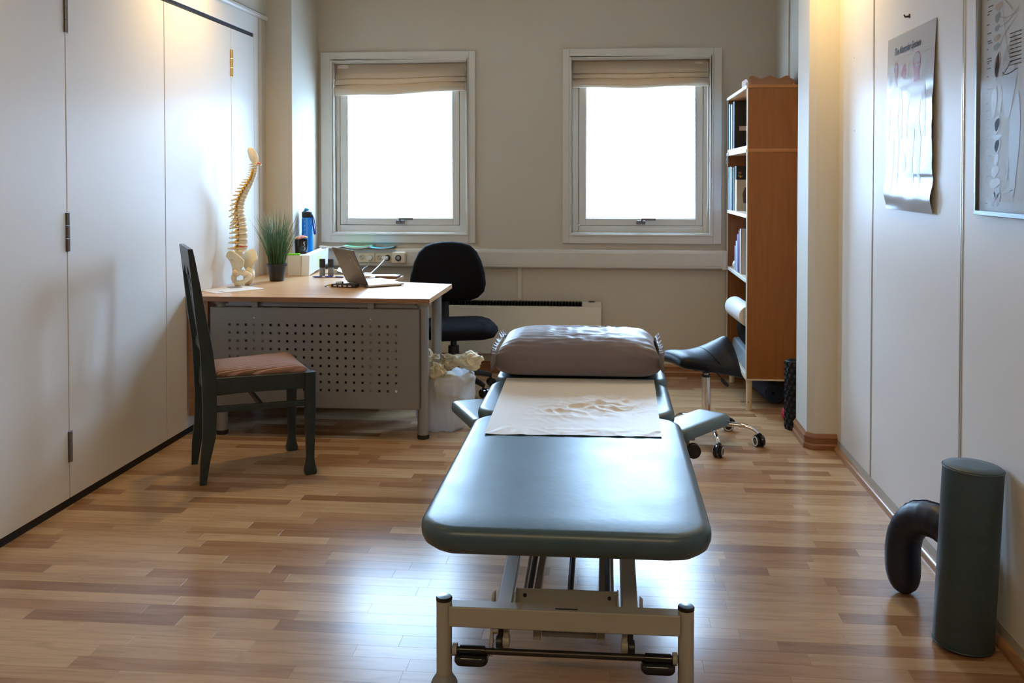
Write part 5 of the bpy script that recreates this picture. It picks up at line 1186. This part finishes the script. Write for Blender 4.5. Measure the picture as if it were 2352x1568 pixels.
for a, b_, L in ((.175, .868, .055), (.40, .868, .085), (.625, .868, .08), (.78, .880, .11)): ppoly('printed_heading', gry, [(a, b_), (a + L, b_)], [.003, .003])
q = MB(); q.tube([(XR + .002, 3.640, 1.940), (XR - .016, 3.640, 1.938), (XR - .020, 3.640, 1.946)], [.0045, .004, .003], 10); q.lathe([(0, 0), (.008, 0), (.008, .002), (0, .003)], n=16, M=Matrix.Translation((XR, 3.640, 1.941)) @ Matrix.Rotation(R(-90), 4, 'Y'))
solo('wall_hook', 'small dark metal hook on the panel above the muscle poster', 'hook', q, mat('dark_steel_hook', (.08, .08, .08), .35, .8), (XR, 3.64, 1.94))
for y, z, lb in ((4.424, 1.885, 'upper tiny screw hole in the panel next to the column'), (4.406, 1.551, 'lower tiny screw hole in the panel next to the column')):
    q = MB(); q.cyl((XR + .001, y, z), (XR - .0006, y, z), .003, n=12); solo('screw_hole', lb, 'screw hole', q, mat('brown_plug', (.20, .13, .07), .6), (XR, y, z))
# framed poster
fp = thing('framed_chart', 'framed anatomy chart of organs behind glass at the right edge', 'picture', (XR, 2.60, 1.22))
FY0, FY1, FZ0, FZ1 = 2.945, 2.32, 1.222, 2.10
fm = MB(); xx0, xx1 = XR - .022, XR - .0005
for a in ((FY1, FY0, FZ0, FZ0 + .012), (FY1, FY0, FZ1 - .012, FZ1), (FY0 - .010, FY0, FZ0 + .012, FZ1 - .012), (FY1, FY1 + .010, FZ0 + .012, FZ1 - .012)): fm.box(xx0, xx1, a[0], a[1], a[2], a[3])
fm.build('frame', mat('dark_aluminium_frame', (.20, .21, .23), .3, .9), fp, bevel=.0015)
B(XR - .008, XR - .001, FY1 + .008, FY0 - .008, FZ0 + .01, FZ1 - .01).build('chart_sheet', mat('chart_paper', (.50, .53, .56), .5), fp, smooth=False)
def csurf(u, v, off=0.): return (XR - .0085 - off, lerp(FY0 - .01, FY1 + .01, u), lerp(FZ0 + .012, FZ1 - .012, v))
def cb(name, m, y, z, ry, rz_, fn=None, off=.0004): return pblob(name, m, (FY0 - .01 - y) / (FY0 - FY1 - .02), (z - FZ0 - .012) / (FZ1 - FZ0 - .024), ry / (FY0 - FY1 - .02), rz_ / (FZ1 - FZ0 - .024), off, fn, fp, csurf, 20, 2)
def cl_(name, m, pts, w_, off=.0004): return ppoly(name, m, [((FY0 - .01 - y) / (FY0 - FY1 - .02), (z - FZ0 - .012) / (FZ1 - FZ0 - .024)) for y, z in pts], w_, off, fp, csurf, .72)
o1, o2, o3, o4, o5 = prt('organ_brown', (.24, .13, .09)), prt('organ_tan', (.40, .33, .28)), prt('organ_teal', (.20, .29, .32)), prt('organ_red', (.26, .08, .06)), prt('organ_grey', (.36, .39, .41))
cl_('chart_border', prt('chart_margin', (.42, .45, .43)), [(FY0 - .012, FZ0 + .030), (FY1 + .012, FZ0 + .030)], [.022, .022], .0002)
sh1 = lambda a: 1 + .22 * math.sin(2 * a + .6) + .10 * math.sin(3 * a)
for y, z, ry, rz_, m_ in ((2.815, 1.855, .016, .010, o3), (2.812, 1.826, .020, .011, o2), (2.818, 1.795, .017, .015, o3), (2.820, 1.765, .015, .010, o3), (2.822, 1.737, .020, .010, o2), (2.825, 1.712, .018, .011, o3), (2.818, 1.655, .020, .042, o1), (2.818, 1.650, .014, .028, o2), (2.815, 1.678, .009, .012, o3), (2.838, 1.555, .018, .048, o2), (2.795, 1.560, .013, .040, o2), (2.818, 1.485, .020, .028, o1), (2.815, 1.487, .015, .020, o2), (2.81, 1.452, .030, .007, o5), (2.815, 1.424, .022, .024, o1), (2.815, 1.426, .014, .018, o2), (2.818, 1.385, .014, .018, o5), (2.826, 1.352, .024, .018, o2), (2.826, 1.318, .032, .016, o2), (2.812, 1.290, .018, .018, o5), (2.835, 1.272, .013, .022, o1), (2.802, 1.272, .012, .020, o1), (2.735, 1.62, .045, .12, o5), (2.70, 1.43, .03, .15, o5), (2.745, 1.36, .010, .035, o1)):
    cb('printed_organ', m_, y, z, ry, rz_, sh1)
for k, z in enumerate((1.858, 1.836, 1.822, 1.814, 1.784, 1.758, 1.735, 1.729, 1.712, 1.684, 1.676, 1.670, 1.655, 1.632, 1.594, 1.583, 1.553, 1.531, 1.504, 1.482, 1.455, 1.448, 1.425, 1.398, 1.388, 1.368, 1.338, 1.28, 1.258)):
    L = random.uniform(.012, .034); y0_ = 2.895 - random.uniform(0, .01); cl_('printed_text_line', blk, [(y0_, z), (y0_ - L, z)], [.0028, .0028])
for k in range(9): cl_('printed_text_line', blk, [(2.735, 1.735 - k * .011), (2.66, 1.735 - k * .011)], [.0026, .0026])
for pts in ([(2.80, 1.855), (2.76, 1.83), (2.72, 1.80)], [(2.80, 1.795), (2.76, 1.785), (2.68, 1.79)], [(2.80, 1.765), (2.75, 1.772), (2.68, 1.80)], [(2.80, 1.712), (2.77, 1.74), (2.70, 1.775)], [(2.80, 1.65), (2.76, 1.625), (2.68, 1.635)], [(2.82, 1.60), (2.77, 1.63), (2.72, 1.66)], [(2.79, 1.84), (2.75, 1.70), (2.70, 1.64)], [(2.78, 1.29), (2.70, 1.30)], [(2.88, 1.262), (2.86, 1.240), (2.70, 1.238)]): cl_('printed_line', o5, pts, [.0030, .0026])
pg_ = bpy.data.materials.new('picture_glass'); pg_.use_nodes = True
n, l = nt(pg_); n.remove(n['Principled BSDF']); tr = n.new('ShaderNodeBsdfTransparent'); gl = n.new('ShaderNodeBsdfGlossy'); gl.inputs['Roughness'].default_value = .12
fr = n.new('ShaderNodeFresnel'); fr.inputs[0].default_value = 1.5; ms = n.new('ShaderNodeMixShader')
ge = n.new('ShaderNodeNewGeometry'); iv = n.new('ShaderNodeMath'); iv.operation = 'SUBTRACT'; iv.inputs[0].default_value = 1; l.new(ge.outputs['Backfacing'], iv.inputs[1])
mm = n.new('ShaderNodeMath'); mm.operation = 'MULTIPLY'; l.new(fr.outputs[0], mm.inputs[0]); l.new(iv.outputs[0], mm.inputs[1]); l.new(mm.outputs[0], ms.inputs[0]); l.new(tr.outputs[0], ms.inputs[1]); l.new(gl.outputs[0], ms.inputs[2]); l.new(ms.outputs[0], n['Material Output'].inputs[0])
B(XR - .016, XR - .0145, FY1 + .010, FY0 - .010, FZ0 + .012, FZ1 - .012).build('glass', pg_, fp, smooth=False)
